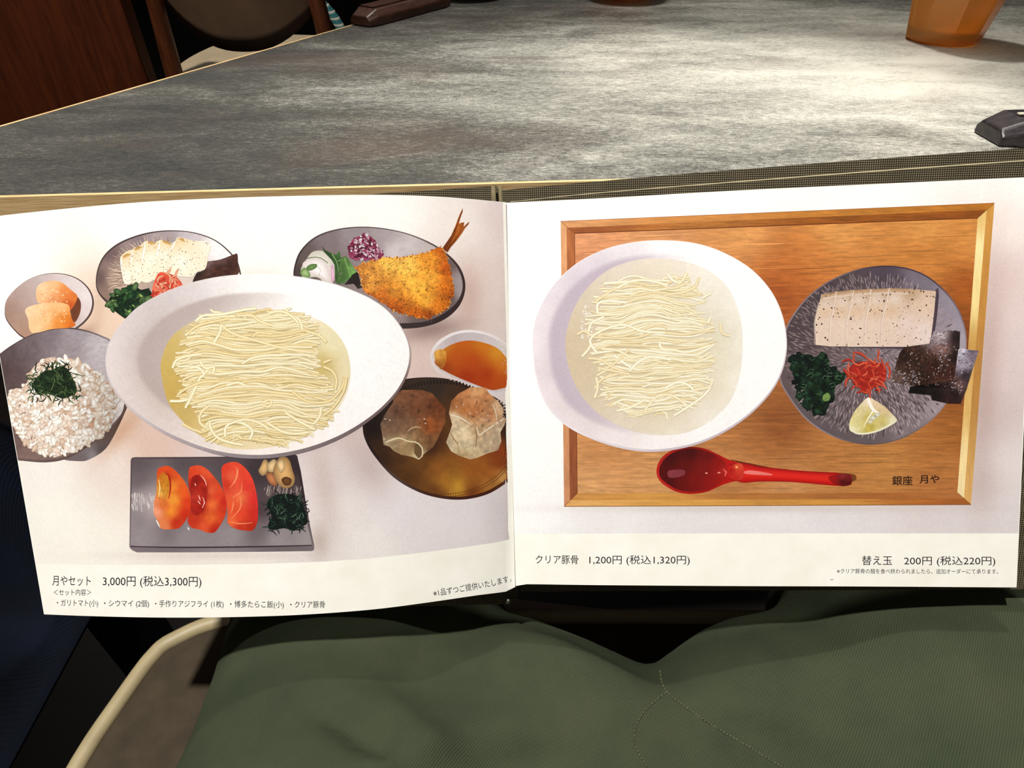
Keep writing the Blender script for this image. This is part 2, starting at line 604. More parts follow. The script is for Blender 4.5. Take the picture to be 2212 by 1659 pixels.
class Print:
    """one printed item: flat ink shapes on a page, gathered into one mesh"""
    def __init__(self, page, hf, level):
        self.page, self.hf, self.lift = page, hf, level * 8.0e-6
        self.V, self.F, self.C, self.n = [], [], [], 0
        self.clip = None

    def add(self, P, faces, colors, up=0.0):
        P = np.asarray(P, float)
        if self.clip is not None: P = self.clip(P)
        w = on_page(P, self.hf, self.lift + up * 0.30)
        self.V.append(w)
        self.C.append(np.clip(np.asarray(colors, float), 0, 262))
        self.F += [tuple(i + self.n for i in f) for f in faces]
        self.n += len(P)

    def blob(self, pts, color, sharp=False, up=0.0, step=8.0, center=None, edge=None):
        pts = np.asarray(pts, float)
        per = np.linalg.norm(np.roll(pts, -1, 0) - pts, axis=1).sum()
        n = int(max(10, per / step))
        O = sharp_closed(pts, n) if sharp else smooth_closed(pts, n)
        n = len(O)
        c = np.array(center, float) if center is not None else O.mean(0)
        R = np.linalg.norm(O - c, axis=1).max()
        rings = int(max(2, R / step))
        P, T = [c[None]], [np.zeros(1)]
        fr = np.linspace(0, 1, rings + 1)[1:]
        if edge: fr = np.concatenate([fr[:-1], [1 - edge / R * 1.0, 1.0]]); fr = np.unique(np.clip(fr, 0.02, 1))
        for t in fr:
            P.append(c + (O - c) * t); T.append(np.full(n, t))
        P, T = np.concatenate(P), np.concatenate(T)
        Fc = [(0, 1 + i, 1 + (i + 1) % n) for i in range(n)]
        for r in range(len(fr) - 1):
            a, b = 1 + r * n, 1 + (r + 1) * n
            Fc += [(a + i, b + i, b + (i + 1) % n, a + (i + 1) % n) for i in range(n)]
        col = color(P, T) if 'T' in color.__code__.co_varnames[:color.__code__.co_argcount] else color(P)
        self.add(P, Fc, col, up)
        return self

    def ellipse(self, cx, cy, rx, ry, rot, color, up=0.0, step=8.0, edge=None):
        n = int(max(10, 2 * math.pi * max(rx, ry) / step))
        a = np.linspace(0, 2 * math.pi, n, endpoint=False)
        c, s = math.cos(math.radians(rot)), math.sin(math.radians(rot))
        x, y = rx * np.cos(a), ry * np.sin(a)
        pts = np.stack([cx + x * c - y * s, cy + x * s + y * c], 1)
        return self.blob(pts, color, True, up, step, (cx, cy), edge)

    def ribbon(self, path, width, prof, up=0.0, smooth=True, step=9.0):
        """prof: list of (offset -1..1, colour) across the stroke; width number or (w0, w1) or list"""
        path = np.asarray(path, float)
        seg = np.linalg.norm(path[1:] - path[:-1], axis=1)
        L = seg.sum()
        n = int(max(3, L / step + 1))
        cum = np.concatenate([[0], np.cumsum(seg)])
        ts = np.linspace(0, L, n)
        if smooth and len(path) > 2:
            Q = []
            for t in ts:
                i = min(int(np.searchsorted(cum, t, 'right') - 1), len(path) - 2)
                a = (t - cum[i]) / max(seg[i], 1e-9)
                p0, p1, p2, p3 = path[max(i - 1, 0)], path[i], path[i + 1], path[min(i + 2, len(path) - 1)]
                Q.append(0.5 * (2 * p1 + (p2 - p0) * a + (2 * p0 - 5 * p1 + 4 * p2 - p3) * a * a + (3 * p1 - p0 - 3 * p2 + p3) * a ** 3))
            Q = np.array(Q)
        else:
            Q = np.stack([np.interp(ts, cum, path[:, i]) for i in (0, 1)], 1)
        T = np.gradient(Q, axis=0)
        T /= np.linalg.norm(T, axis=1)[:, None] + 1e-9
        N = np.stack([-T[:, 1], T[:, 0]], 1)
        w = np.interp(np.linspace(0, 1, n), np.linspace(0, 1, len(width)), width) if hasattr(width, '__len__') else np.full(n, float(width))
        P, C = [], []
        for off, c in prof:
            P.append(Q + N * (w * off / 2)[:, None])
            C.append(np.repeat(np.array([c], float), n, 0))
        m = len(prof)
        Fc = []
        for j in range(m - 1):
            a, b = j * n, (j + 1) * n
            Fc += [(a + i, a + i + 1, b + i + 1, b + i) for i in range(n - 1)]
        self.add(np.concatenate(P), Fc, np.concatenate(C), up)
        return self

    def line(self, path, width, c, up=0.0, smooth=True):
        return self.ribbon(path, width, [(-1, c), (1, c)], up, smooth)

    def build(self, name, label=None):
        V = np.concatenate(self.V)
        C = np.concatenate(self.C)
        me = bpy.data.meshes.new(name)
        me.from_pydata(V.tolist(), [], self.F)
        at = me.attributes.new('Col', 'FLOAT_COLOR', 'POINT')
        rgba = np.ones((len(V), 4), np.float32)
        rgba[:, :3] = lin(255 * (C / 255.0) ** 1.12) * INK_WHITE
        at.data.foreach_set('color', rgba.ravel())
        me.materials.append(INK)
        me.update()
        o = bpy.data.objects.new(name, me)
        link(o, self.page)
        if label: o['label'] = label
        return o


# ------------------------------------------------------------------ the book itself
book = empty('menu_book', (0, 0, 0))
tag(book, 'open hardcover menu with food photographs propped against the table edge', 'menu')


def strip_grid(top, bottom, hf, lift, nu, nv):
    """sheet between two traced edges"""
    top, bottom = np.asarray(top, float), np.asarray(bottom, float)

    def res(e):
        s = np.concatenate([[0], np.cumsum(np.linalg.norm(e[1:] - e[:-1], axis=1))])
        t = np.linspace(0, s[-1], nu)
        return np.stack([np.interp(t, s, e[:, 0]), np.interp(t, s, e[:, 1])], 1)
    a, b = res(top), res(bottom)
    P = np.concatenate([a + (b - a) * j / (nv - 1) for j in range(nv)])
    Fc = [(j * nu + i, j * nu + i + 1, (j + 1) * nu + i + 1, (j + 1) * nu + i) for j in range(nv - 1) for i in range(nu - 1)]
    return P, Fc


def sheet(name, top, bottom, hf, lift, mat, parent, nu=90, nv=64, thick=0.0002, uv=False):
    P, Fc = strip_grid(top, bottom, hf, lift, nu, nv)
    w = on_page(P, hf, lift)
    o = mesh_obj(name, w.tolist(), [f[::-1] for f in Fc], mat, parent, True)
    if uv:
        me = o.data
        ul = me.uv_layers.new(name='UVMap')
        c = (w - np.array(CAM)) @ RIGHT_CAM.T
        uvs = c[:, :2]
        idx = np.array([l.vertex_index for l in me.loops])
        ul.data.foreach_set('uv', uvs[idx].astype(np.float32).ravel())
    m = o.modifiers.new('thickness', 'SOLIDIFY')
    m.thickness = thick
    m.offset = -1
    es = o.modifiers.new('crisp_edges', 'EDGE_SPLIT')
    es.split_angle = math.radians(40)
    return o


def spl(pts, n=40):
    pts = np.asarray(pts, float)
    x = pts[:, 0]
    # cubic through traced points
    out = []
    seg = np.linalg.norm(pts[1:] - pts[:-1], axis=1)
    cum = np.concatenate([[0], np.cumsum(seg)])
    for t in np.linspace(0, cum[-1], n):
        i = min(int(np.searchsorted(cum, t, 'right') - 1), len(pts) - 2)
        a = (t - cum[i]) / seg[i]
        p0, p1, p2, p3 = pts[max(i - 1, 0)], pts[i], pts[i + 1], pts[min(i + 2, len(pts) - 1)]
        out.append(0.5 * (2 * p1 + (p2 - p0) * a + (2 * p0 - 5 * p1 + 4 * p2 - p3) * a * a + (3 * p1 - p0 - 3 * p2 + p3) * a ** 3))
    return np.array(out)


L_TOP = spl([(-52, 474), (0, 466), (150, 450), (300, 437), (450, 429), (600, 424), (760, 421), (880, 422), (980, 427), (1093, 437)])
L_BOT = spl([(95, 1327), (200, 1331), (350, 1334), (500, 1333), (650, 1328), (800, 1317), (920, 1302), (1030, 1286), (1098, 1277), (1113, 1268)])
R_TOP = spl([(1091, 438), (1300, 428), (1600, 411), (1900, 397), (2236, 382)])
R_BOT = spl([(1114, 1266), (1128, 1262), (1300, 1264), (1600, 1266), (1900, 1267), (2196, 1269)])

# covers and spine
sheet('cover', [(-20, 482), (20, 477), (400, 448), (780, 421), (1066, 402)], [(112, 1316), (500, 1318), (900, 1310), (1106, 1304)], h_left_cover, 0, LINEN, book, 30, 20, 0.003, True)['label'] = 'khaki linen cover board behind the set-meal page'
sheet('cover', [(1084, 411), (1200, 400), (1400, 382), (1800, 350), (2262, 316)], [(1124, 1278), (1500, 1276), (2000, 1274), (2232, 1272)], h_right_cover, 0, LINEN, book, 40, 20, 0.003, True)['label'] = 'khaki linen cover board behind the tray page'
sheet('spine', [(1065, 400), (1070, 399), (1076, 408), (1085, 411)], [(1100, 1300), (1106, 1301), (1112, 1296), (1120, 1282)], lambda u: -0.0115 + 0 * u, 0, LINEN, book, 8, 20, 0.002, True)
# hinge welts in the linen and the turned-in seam line
sp_ = Print(book, h_right_cover, 12)
sp_.ribbon([(1100, 436), (1300, 416), (1600, 392), (1900, 369), (2240, 345)], [1.0, 2.0, 2.6, 3.0, 2.6], [(-1, (150, 138, 105)), (0, (225, 215, 180)), (1, (150, 138, 105))])
sp_.build('seam_thread')
for x0, x1 in ((1066, 1101), (1081, 1116)):
    pts = on_page([(x0, 403), (x0 + (x1 - x0) * .1, 480)], h_left_cover, 0.0022)
    mesh_obj('hinge_welt', *tube([Vector(q) for q in pts], 0.0011, 8), LINEN_DARK, book, True)
# binding post at the foot of the spine
bp = on_page([(1096, 1294), (1099, 1284)], h_left_cover, 0.004)
mesh_obj('binding_post', *tube([Vector(bp[0]), Vector(bp[1])], 0.0013, 12), METAL, book, True)

# sheets under the open ones (the stack on the right)
for kk in range(3, 0, -1):
    dy = 2.2 * kk
    dx = -2.5 * kk
    sheet('page', R_TOP + [0, 3], np.array([(p[0] + dx * max(0, (p[0] - 1114) / 1100), p[1] + dy * max(0, (p[0] - 1400) / 800)) for p in R_BOT]), h_right, -0.0010 * kk, PAPER, book, 60, 40)
page_l = sheet('page', L_TOP, L_BOT, h_left, 0, PAPER, book)
page_l['label'] = 'open page showing the set meal photograph'
page_r = sheet('page', R_TOP, R_BOT, h_right, 0, PAPER, book)
page_r['label'] = 'open page showing the wooden tray photograph'
#PRINT
# ------------------------------------------------------------------ the print on the left page (set meal)
rnd = random.Random(11)


def edge_l(y):
    return (y - 775) * 0.173 + 1.0


def gut(y):
    return 1090 + (y - 437) * (21 / 838.0)


def clip_l(P):
    P = P.copy()
    P[:, 0] = np.minimum(np.maximum(P[:, 0], edge_l(P[:, 1])), gut(P[:, 1]) - 4)
    return P


def PL(level):
    p = Print(page_l, h_left, level)
    p.clip = clip_l
    return p


def PR(level):
    return Print(page_r, h_right, level)


def Z(pts, ox, oy, sc):
    return [(ox + x / sc, oy + y / sc) for x, y in pts]


def soft(fn, spots):
    """ink tints around dishes: (cx, cy, rx, ry, rot, colour, strength)"""
    def g(P):
        col = fn(P)
        for cx, cy, rx, ry, rot, c, k in spots:
            a = math.radians(rot)
            dx, dy = P[:, 0] - cx, P[:, 1] - cy
            x, y = dx * math.cos(a) + dy * math.sin(a), -dx * math.sin(a) + dy * math.cos(a)
            w = k * np.exp(-((x / rx) ** 2 + (y / ry) ** 2))
            col = col * (1 - w[:, None]) + np.array(c, float) * w[:, None]
        return col
    return g


def grid_print(p, top, bottom, color, nu, nv):
    P, Fc = strip_grid(top, bottom, None, 0, nu, nv)
    p.add(P, Fc, color(P))


# photograph background of the left page
bgL = idw([(0, 480, (255, 254, 250)), (300, 470, (255, 254, 251)), (600, 450, (255, 254, 252)), (860, 460, (254, 250, 246)), (1000, 480, (246, 236, 230)),
           (1080, 460, (238, 224, 220)), (1080, 600, (234, 216, 210)), (1060, 690, (230, 212, 206)), (1090, 760, (226, 212, 208)), (930, 720, (218, 196, 188)), (900, 800, (222, 200, 192)),
           (580, 540, (255, 250, 246)), (215, 740, (232, 206, 186)), (205, 690, (236, 210, 188)), (20, 560, (255, 254, 250)), (10, 700, (255, 252, 250)), (230, 1000, (238, 224, 216)), (330, 965, (222, 194, 180)),
           (100, 1040, (248, 243, 236)), (120, 1120, (252, 248, 238)), (200, 1190, (251, 246, 236)), (480, 985, (224, 208, 206)), (720, 1020, (226, 214, 214)),
           (740, 1100, (236, 228, 226)), (860, 1100, (236, 228, 230)), (1000, 1120, (234, 226, 228)), (1085, 1120, (222, 212, 214)), (800, 1180, (240, 234, 230)), (500, 1205, (246, 238, 230)), (1000, 1160, (236, 228, 228)), (760, 940, (214, 196, 192))], 3.0, 0.03, 60)
bgL = soft(bgL, [(1012, 640, 30, 70, 0, (206, 176, 164), .7), (930, 712, 70, 22, -8, (150, 126, 120), .75), (262, 930, 24, 70, 40, (196, 150, 118), .6), (700, 1040, 26, 120, -10, (206, 186, 178), .55), (690, 1170, 22, 40, 0, (188, 168, 158), .6),
                 (800, 1010, 40, 60, -30, (196, 176, 174), .6), (470, 1200, 210, 8, 0, (222, 208, 202), .6), (215, 655, 14, 60, 10, (206, 178, 160), .5), (180, 722, 30, 14, -30, (150, 110, 90), .5), (560, 600, 60, 24, 0, (240, 222, 208), .5), (1085, 480, 40, 60, 0, (226, 208, 206), .5)])
p = PL(1)
topb = np.array([(-52, 474), (0, 466), (150, 450), (300, 437), (450, 429), (600, 424), (760, 421), (880, 422), (980, 427), (1089, 436)]) + [0, 1.0]
botb = [(78, 1217), (250, 1220), (400, 1220), (560, 1218), (700, 1213), (800, 1206), (900, 1195), (1000, 1182), (1070, 1172), (1106, 1163)]
grid_print(p, topb, botb, bgL, 190, 140)
p.build('printed_backdrop')

# small plate with cod roe
p = PL(3)
plate = Z([(38, 410), (50, 330), (110, 250), (210, 170), (320, 125), (430, 110), (540, 122), (640, 165), (715, 240), (748, 330), (735, 420), (690, 490), (620, 550), (500, 620), (300, 660), (180, 625), (90, 540), (45, 470)], 0, 560, 3.687)
p.blob(plate, flat((96, 76, 74)))
inn = np.array(plate); cpl = inn.mean(0); inn = cpl + (inn - cpl) * [0.975, 0.965] + [-1.5, -1.2]
p.blob(inn, idw([(15, 675, (172, 140, 126)), (40, 620, (186, 164, 158)), (90, 600, (206, 190, 188)), (150, 605, (226, 214, 214)), (190, 640, (238, 228, 228)), (60, 720, (182, 146, 124)), (110, 660, (196, 176, 170)), (165, 690, (206, 186, 182)), (185, 690, (232, 222, 222))], 2.5, 0.10, 14), up=2e-5, step=7)
p.blob(Z([(590, 290), (640, 330), (640, 420), (600, 500), (570, 480), (560, 400)], 0, 560, 3.687), flat((120, 70, 48), .2), up=4e-5, step=5)
p.build('printed_small_plate', 'small taupe plate in the print')
for j, (pts, ctl) in enumerate([
    ([(290, 240), (330, 190), (430, 170), (500, 190), (560, 240), (615, 290), (600, 350), (565, 400), (545, 375), (440, 350), (380, 348), (300, 340)],
     [(90, 620, (252, 214, 172)), (100, 640, (250, 206, 160)), (118, 612, (248, 200, 150)), (140, 625, (232, 150, 84)), (158, 640, (226, 132, 62)), (152, 660, (200, 92, 40)), (112, 650, (226, 150, 100))]),
    ([(203, 400), (290, 360), (420, 345), (540, 360), (560, 420), (575, 480), (602, 520), (560, 545), (420, 556), (255, 585), (225, 480)],
     [(62, 672, (252, 216, 176)), (90, 665, (252, 214, 170)), (100, 690, (250, 204, 152)), (80, 712, (248, 208, 162)), (130, 665, (248, 200, 148)), (140, 690, (226, 134, 44)), (155, 700, (214, 112, 40)), (125, 700, (236, 152, 70))])]):
    q = PL(5 + j)
    q.blob(Z(pts, 0, 560, 3.687), idw(ctl, 2.6, .12, 7, j), step=3.5)
    for _ in range(26):
        cx, cy = 85 + rnd.random() * 60, (625 if j == 0 else 670) + rnd.random() * 32
        c = rnd.choice([(255, 224, 186), (240, 178, 118), (255, 214, 168)])
        if j == 0 and cx < 85: continue
        q.ellipse(cx, cy, 1.5 + rnd.random() * 1.5, 1.2, rnd.random() * 90, flat(c), up=2e-5, step=2)
    q.build('printed_cod_roe')


def ridges(p, cx, cy, r0, r1, n, col, wid, ax=1.0, ay=1.0, up=3e-5, a0=0, a1=360, rr=rnd, bend=0.15):
    for i in range(n):
        a = math.radians(a0 + (a1 - a0) * (i + rr.random() * .8) / n)
        ra, rb = r0 + rr.random() * (r1 - r0) * .35, r1 - rr.random() * (r1 - r0) * .2
        pts = []
        for t in (0, .33, .66, 1):
            r = ra + (rb - ra) * t
            aa = a + (rr.random() - .5) * bend / (1 + 2 * t)
            pts.append((cx + r * ax * math.cos(aa), cy + r * ay * math.sin(aa)))
        k = 0.8 + rr.random() * .35
        c = tuple(min(255, x * k) for x in col)
        p.ribbon(pts, [wid * .3, wid * (0.7 + rr.random() * .6), wid * .3], [(-1, c), (1, c)], up + i * 2e-7)


# dark plate with pork slices
p = PL(2)
plate = [(207, 612), (211, 580), (226, 550), (256, 525), (300, 507), (345, 498.5), (390, 498), (430, 504.5), (468, 520), (501, 548), (517, 575), (520, 625), (480, 680), (400, 712), (320, 708), (268, 687), (232, 656), (213, 634)]
p.blob(plate, flat((78, 62, 62)))
ins = [(209, 612), (213.5, 581), (228.5, 552), (258, 528), (301, 510), (345, 501), (390, 500), (429, 506.5), (466, 521.5), (498, 549), (514, 576), (517, 625), (478, 677), (400, 706), (320, 700), (270, 681), (235, 652), (216, 633)]
p.blob(ins, idw([(215, 600, (112, 92, 90)), (240, 550, (118, 98, 98)), (300, 516, (142, 126, 130)), (360, 507, (170, 156, 160)), (410, 512, (206, 196, 200)), (470, 535, (244, 240, 240)), (500, 560, (250, 246, 246)), (225, 640, (150, 124, 112)),
                 (250, 600, (186, 160, 142)), (250, 575, (160, 138, 128)), (290, 545, (172, 152, 148)), (340, 525, (186, 170, 170)), (280, 620, (206, 184, 166)), (270, 680, (202, 192, 194)), (240, 662, (136, 116, 108)), (400, 610, (222, 206, 196)), (450, 600, (220, 206, 202))], 3, .10, 10), up=2e-5, step=7)
ridges(p, 345, 600, 60, 118, 70, (206, 184, 168), 2.0, 1.0, .82, 4e-5, 95, 285)
ridges(p, 345, 600, 55, 112, 50, (140, 116, 104), 1.6, 1.0, .82, 6e-5, 95, 285)
p.build('printed_plate', 'dark plate with pork slices in the print')
cr = [(254, 246, 232), (252, 242, 224), (254, 246, 230), (252, 240, 220), (254, 247, 234)]
SL = [[(450, 470), (600, 380), (625, 560), (605, 805), (500, 832), (455, 640)], [(600, 380), (700, 330), (785, 268), (785, 470), (745, 792), (600, 818), (590, 560)],
      [(780, 262), (880, 300), (985, 252), (960, 460), (905, 772), (740, 802), (745, 520)], [(985, 248), (1100, 300), (1205, 270), (1105, 480), (1080, 700), (900, 785), (940, 480)],
      [(1195, 260), (1240, 205), (1420, 250), (1660, 285), (1640, 480), (1600, 640), (1500, 670), (1420, 740), (1250, 735), (1080, 690), (1070, 540), (1120, 400)]]
for j, pts in enumerate(SL):
    q = PL(5 + j)
    pts = Z(pts, 190, 480, 6.32)
    q.blob(pts, idw([(pts[0][0], pts[0][1], (240, 218, 178)), (pts[1][0] + 6, pts[1][1] + 8, (236, 214, 176)), (pts[0][0] + 14, pts[0][1] + 40, cr[j]), (pts[0][0] + 22, pts[0][1] + 22, (248, 230, 204)), (pts[3][0] - 5, pts[3][1] - 4, (250, 240, 224))], 2.2, .05, 6, j), step=4)
    q.line([pts[-1], ((pts[-1][0] + pts[0][0]) / 2 + 0.5, (pts[-1][1] + pts[0][1]) / 2), pts[0]], [1.2, 3.2, 1.2], (255, 254, 248), 2e-5)
    tp = Z([[(480, 480), (590, 440)], [(640, 380), (740, 340)], [(820, 280), (920, 300)], [(1020, 262), (1130, 310)], [(1250, 225), (1320, 270)]][j], 190, 480, 6.32)
    q.ribbon([tp[0], tp[1]], [4, 10, 3], [(-1, (186, 146, 84)), (0, (206, 168, 104)), (1, (246, 226, 190))], 3e-5)
    for _ in range(26 if j < 4 else 70):
        t = np.array(pts); a = rand_in(np.array(t), rnd)
        q.ellipse(a[0], a[1], .5 + rnd.random() * .9, .5 + rnd.random() * .5, rnd.random() * 180, flat(rnd.choice([(90, 60, 40), (140, 104, 70), (60, 44, 34), (190, 150, 110)])), up=4e-5, step=1.5)
    q.build('printed_pork_slice')
q = PL(4)
nori = Z([(1580, 560), (1640, 535), (1800, 510), (1990, 440), (2040, 435), (2050, 560), (2056, 700), (1900, 760), (1460, 850), (1480, 700), (1560, 660)], 190, 480, 6.32)
q.blob(nori, idw([(450, 568, (120, 96, 96)), (480, 560, (104, 76, 74)), (512, 553, (88, 52, 44)), (470, 585, (72, 38, 28)), (500, 580, (64, 32, 26)), (440, 600, (96, 62, 48)), (430, 595, (40, 30, 26)), (515, 590, (96, 66, 50))], 2.6, .6, 6, 3), step=3)
q.build('printed_seaweed_sheet')


def tangle(q, region, n, cols, wid, length, up0=1e-5, bend=.9, ang=None, edge=.62):
    """curled shreds inside a traced region"""
    R = np.array(region, float)
    c = R.mean(0)
    for i in range(n):
        a = rnd.random() * 2 * math.pi
        k = math.sqrt(rnd.random()) * .92
        w = rand_in(np.array(R), rnd)
        pos = np.array(w)
        th = rnd.random() * 2 * math.pi if ang is None else ang + (rnd.random() - .5) * 1.0
        L = length * (.5 + rnd.random() * .8)
        pts = [pos]
        for s in range(3):
            th += (rnd.random() - .5) * 2 * bend
            pts.append(pts[-1] + np.array([math.cos(th), math.sin(th)]) * L / 3)
        c0 = rnd.choice(cols)
        dk = tuple(x * edge for x in c0)
        q.ribbon(pts, [wid * .5, wid, wid, wid * .4], [(-1, dk), (-.2, c0), (.3, tuple(min(255, x * 1.12) for x in c0)), (1, dk)], up0 + i * 1.1e-6, step=3)


q = PL(11)
gz = Z([(880, 900), (960, 700), (1060, 690), (1200, 740), (1290, 850), (1260, 920), (1000, 1030), (900, 1030)], 190, 480, 6.32)
q.blob(gz, idw([(345, 600, (226, 92, 64)), (370, 600, (206, 66, 46)), (390, 615, (214, 84, 60)), (340, 630, (232, 128, 100)), (365, 625, (240, 170, 140))], 2.5, .3, 8), step=4)
tangle(q, gz, 46, [(236, 110, 84), (214, 72, 50), (248, 172, 140), (196, 58, 38), (242, 142, 112)], 5, 20)
q.build('printed_pickled_ginger', 'red pickled ginger beside the pork slices in the print')


def greens(q, region, n, cols, r, up0=1e-5, dots=.12):
    R = np.array(region, float)
    q.blob(R, flat((24, 44, 26), .5, 8), step=4)
    for i in range(n):
        w = rand_in(np.array(R), rnd)
        c = rnd.choice(cols)
        rx = r * (.5 + rnd.random())
        ry = rx * (.35 + rnd.random() * .4)
        d = tuple(x * .55 for x in c)
        c_ = np.array(c, float); d_ = np.array(d, float)
        q.ellipse(w[0], w[1], rx, ry, rnd.random() * 180, (lambda P, T, a=c_, b=d_: a[None] * (1 - T[:, None]) + b[None] * T[:, None]), up0 + i * 1.1e-6, step=2.5)
        if rnd.random() < dots:
            q.ellipse(w[0], w[1], rx * .45, ry * .5, 0, flat((150, 176, 96)), up0 + i * 1.1e-6 + 5e-7, step=2)


G1 = [(40, 84, 44), (62, 112, 60), (28, 60, 34), (88, 132, 76), (34, 72, 46), (120, 152, 96)]
q = PL(10)
greens(q, Z([(270, 1100), (360, 960), (440, 930), (560, 890), (630, 850), (720, 920), (830, 910), (880, 1030), (760, 1150), (600, 1290), (440, 1260), (330, 1180)], 190, 480, 6.32), 130, G1, 7.5)
q.build('printed_spring_onion', 'chopped spring onion beside the pork slices in the print')

# plate with the fried fish
p = PL(2)
plate = [(634.5, 600), (637, 570), (650, 540), (680, 512), (722, 496), (778, 489.5), (836, 494), (892, 508), (946, 533), (986, 567), (1003, 600), (1004, 632), (990, 664), (960, 690), (920, 705), (870, 710), (800, 705), (700, 665), (650, 628)]
p.blob(plate, idw([(640, 580, (60, 48, 48)), (720, 498, (96, 84, 86)), (890, 510, (120, 104, 104)), (1000, 610, (66, 50, 48)), (960, 690, (58, 44, 44)), (880, 708, (66, 54, 56))], 2.5))
ins = [(638, 600), (640.5, 571), (653, 542), (682, 515), (723, 499), (778, 492), (836, 496.5), (890, 510), (943, 535.5), (981, 568.5), (997, 600), (998, 629), (984, 656), (955, 679), (918, 694), (868, 698), (800, 695), (700, 660), (655, 626)]
p.blob(ins, idw([(645, 590, (82, 68, 66)), (660, 545, (104, 90, 88)), (700, 515, (134, 120, 122)), (760, 502, (158, 146, 150)), (830, 505, (176, 164, 166)), (890, 522, (210, 200, 200)), (930, 540, (200, 188, 186)), (975, 575, (110, 94, 92)), (988, 605, (176, 162, 162)), (990, 632, (196, 184, 184)), (965, 668, (120, 104, 104)),
                 (860, 690, (166, 148, 146)), (900, 690, (120, 104, 102)), (800, 540, (150, 134, 134)), (700, 560, (140, 124, 122)), (850, 545, (214, 204, 204)), (975, 640, (90, 72, 66))], 3, .10, 10), up=2e-5, step=7)
for i in range(14):
    x = 858 + i * 6
    p.line([(x, 684), (x - 6, 697)], 1.0, (110, 92, 90), 5e-5)
p.build('printed_plate', 'dark plate with the fried fish in the print')
q = PL(5)
sal = Z([(600, 440), (640, 350), (720, 310), (760, 285), (850, 350), (890, 420), (945, 490), (900, 530), (780, 550), (680, 550), (610, 520)], 620, 440, 4.514)
q.blob(sal, flat((150, 60, 96), .4, 6), step=4)
R = np.array(sal)
for i in range(150):
    w = rand_in(np.array(R), rnd)
    c = np.array(rnd.choice([(250, 232, 240), (232, 176, 198), (196, 96, 132), (152, 44, 84), (255, 246, 250), (110, 30, 58)]), float)
    q.ellipse(w[0], w[1], 2 + rnd.random() * 4, 1.5 + rnd.random() * 2, rnd.random() * 180, (lambda P, T, a=c: a[None] * (1 - .3 * T[:, None])), 1e-5 + i * 2.5e-6, step=2)
q.build('printed_purple_salad')
q = PL(5)
for j, (pts, c0, c1) in enumerate([([(190, 540), (250, 470), (340, 460), (420, 500), (460, 590), (460, 740), (400, 800), (300, 720), (160, 720), (135, 640)], (238, 232, 226), (206, 200, 186)),
                                   ([(150, 600), (200, 545), (290, 530), (370, 570), (410, 650), (420, 760), (330, 720), (240, 680)], (250, 246, 244), (222, 208, 206)),
                                   ([(190, 620), (230, 590), (290, 590), (290, 620), (240, 650), (200, 650)], (122, 150, 92), (86, 116, 62)),
                                   ([(130, 660), (165, 625), (200, 640), (230, 700), (200, 720), (140, 700)], (176, 198, 140), (98, 132, 72)),
                                   ([(430, 600), (450, 600), (465, 740), (440, 760), (428, 700)], (232, 196, 214), (206, 160, 188))]):
    a_, b_ = np.array(c0, float), np.array(c1, float)
    q.blob(Z(pts, 620, 440, 4.514), (lambda P, T, a=a_, b=b_: a[None] * (1 - T[:, None] ** 2) + b[None] * T[:, None] ** 2), up=j * 8e-6, step=4)
q.line(Z([(190, 535), (260, 522), (330, 530), (400, 580)], 620, 440, 4.514), 1.6, (98, 116, 66), 5e-5)
q.line(Z([(300, 610), (330, 640), (310, 700)], 620, 440, 4.514), 1.3, (206, 196, 196), 5e-5)
q.build('printed_radish_salad')
q = PL(7)
for j, (pts, c0) in enumerate([([(340, 410), (365, 450), (430, 480), (480, 500), (510, 455), (525, 520), (560, 560), (540, 640), (500, 700), (520, 790), (470, 760), (465, 600), (420, 520), (360, 470)], (70, 108, 58)),
                               ([(540, 520), (575, 510), (620, 570), (660, 640), (690, 690), (650, 700), (660, 770), (620, 785), (590, 740), (560, 780), (500, 770), (490, 700), (540, 690), (500, 640)], (104, 146, 78)),
                               ([(640, 690), (690, 660), (710, 740), (730, 820), (690, 830), (650, 780), (560, 790)], (52, 40, 38))]):
    a_ = np.array(c0, float)
    q.blob(Z(pts, 620, 440, 4.514), idw([(pts[0][0] / 4.514 + 620, pts[0][1] / 4.514 + 440, tuple(a_ * .85)), (pts[4][0] / 4.514 + 620, pts[4][1] / 4.514 + 440, tuple(np.minimum(255, a_ * 1.25))), (pts[-2][0] / 4.514 + 620, pts[-2][1] / 4.514 + 440, tuple(a_ * .7))], 2, .4, 8, j), True, up=j * 1e-5, step=4)
for a in ([(560, 530), (590, 620), (620, 720)], [(440, 490), (490, 580), (500, 680)], [(590, 620), (640, 650)], [(500, 560), (540, 540)]):
    q.line(Z(a, 620, 440, 4.514), [1.6, 1.2, .6], (160, 190, 120), 5e-5)
q.build('printed_leaves')

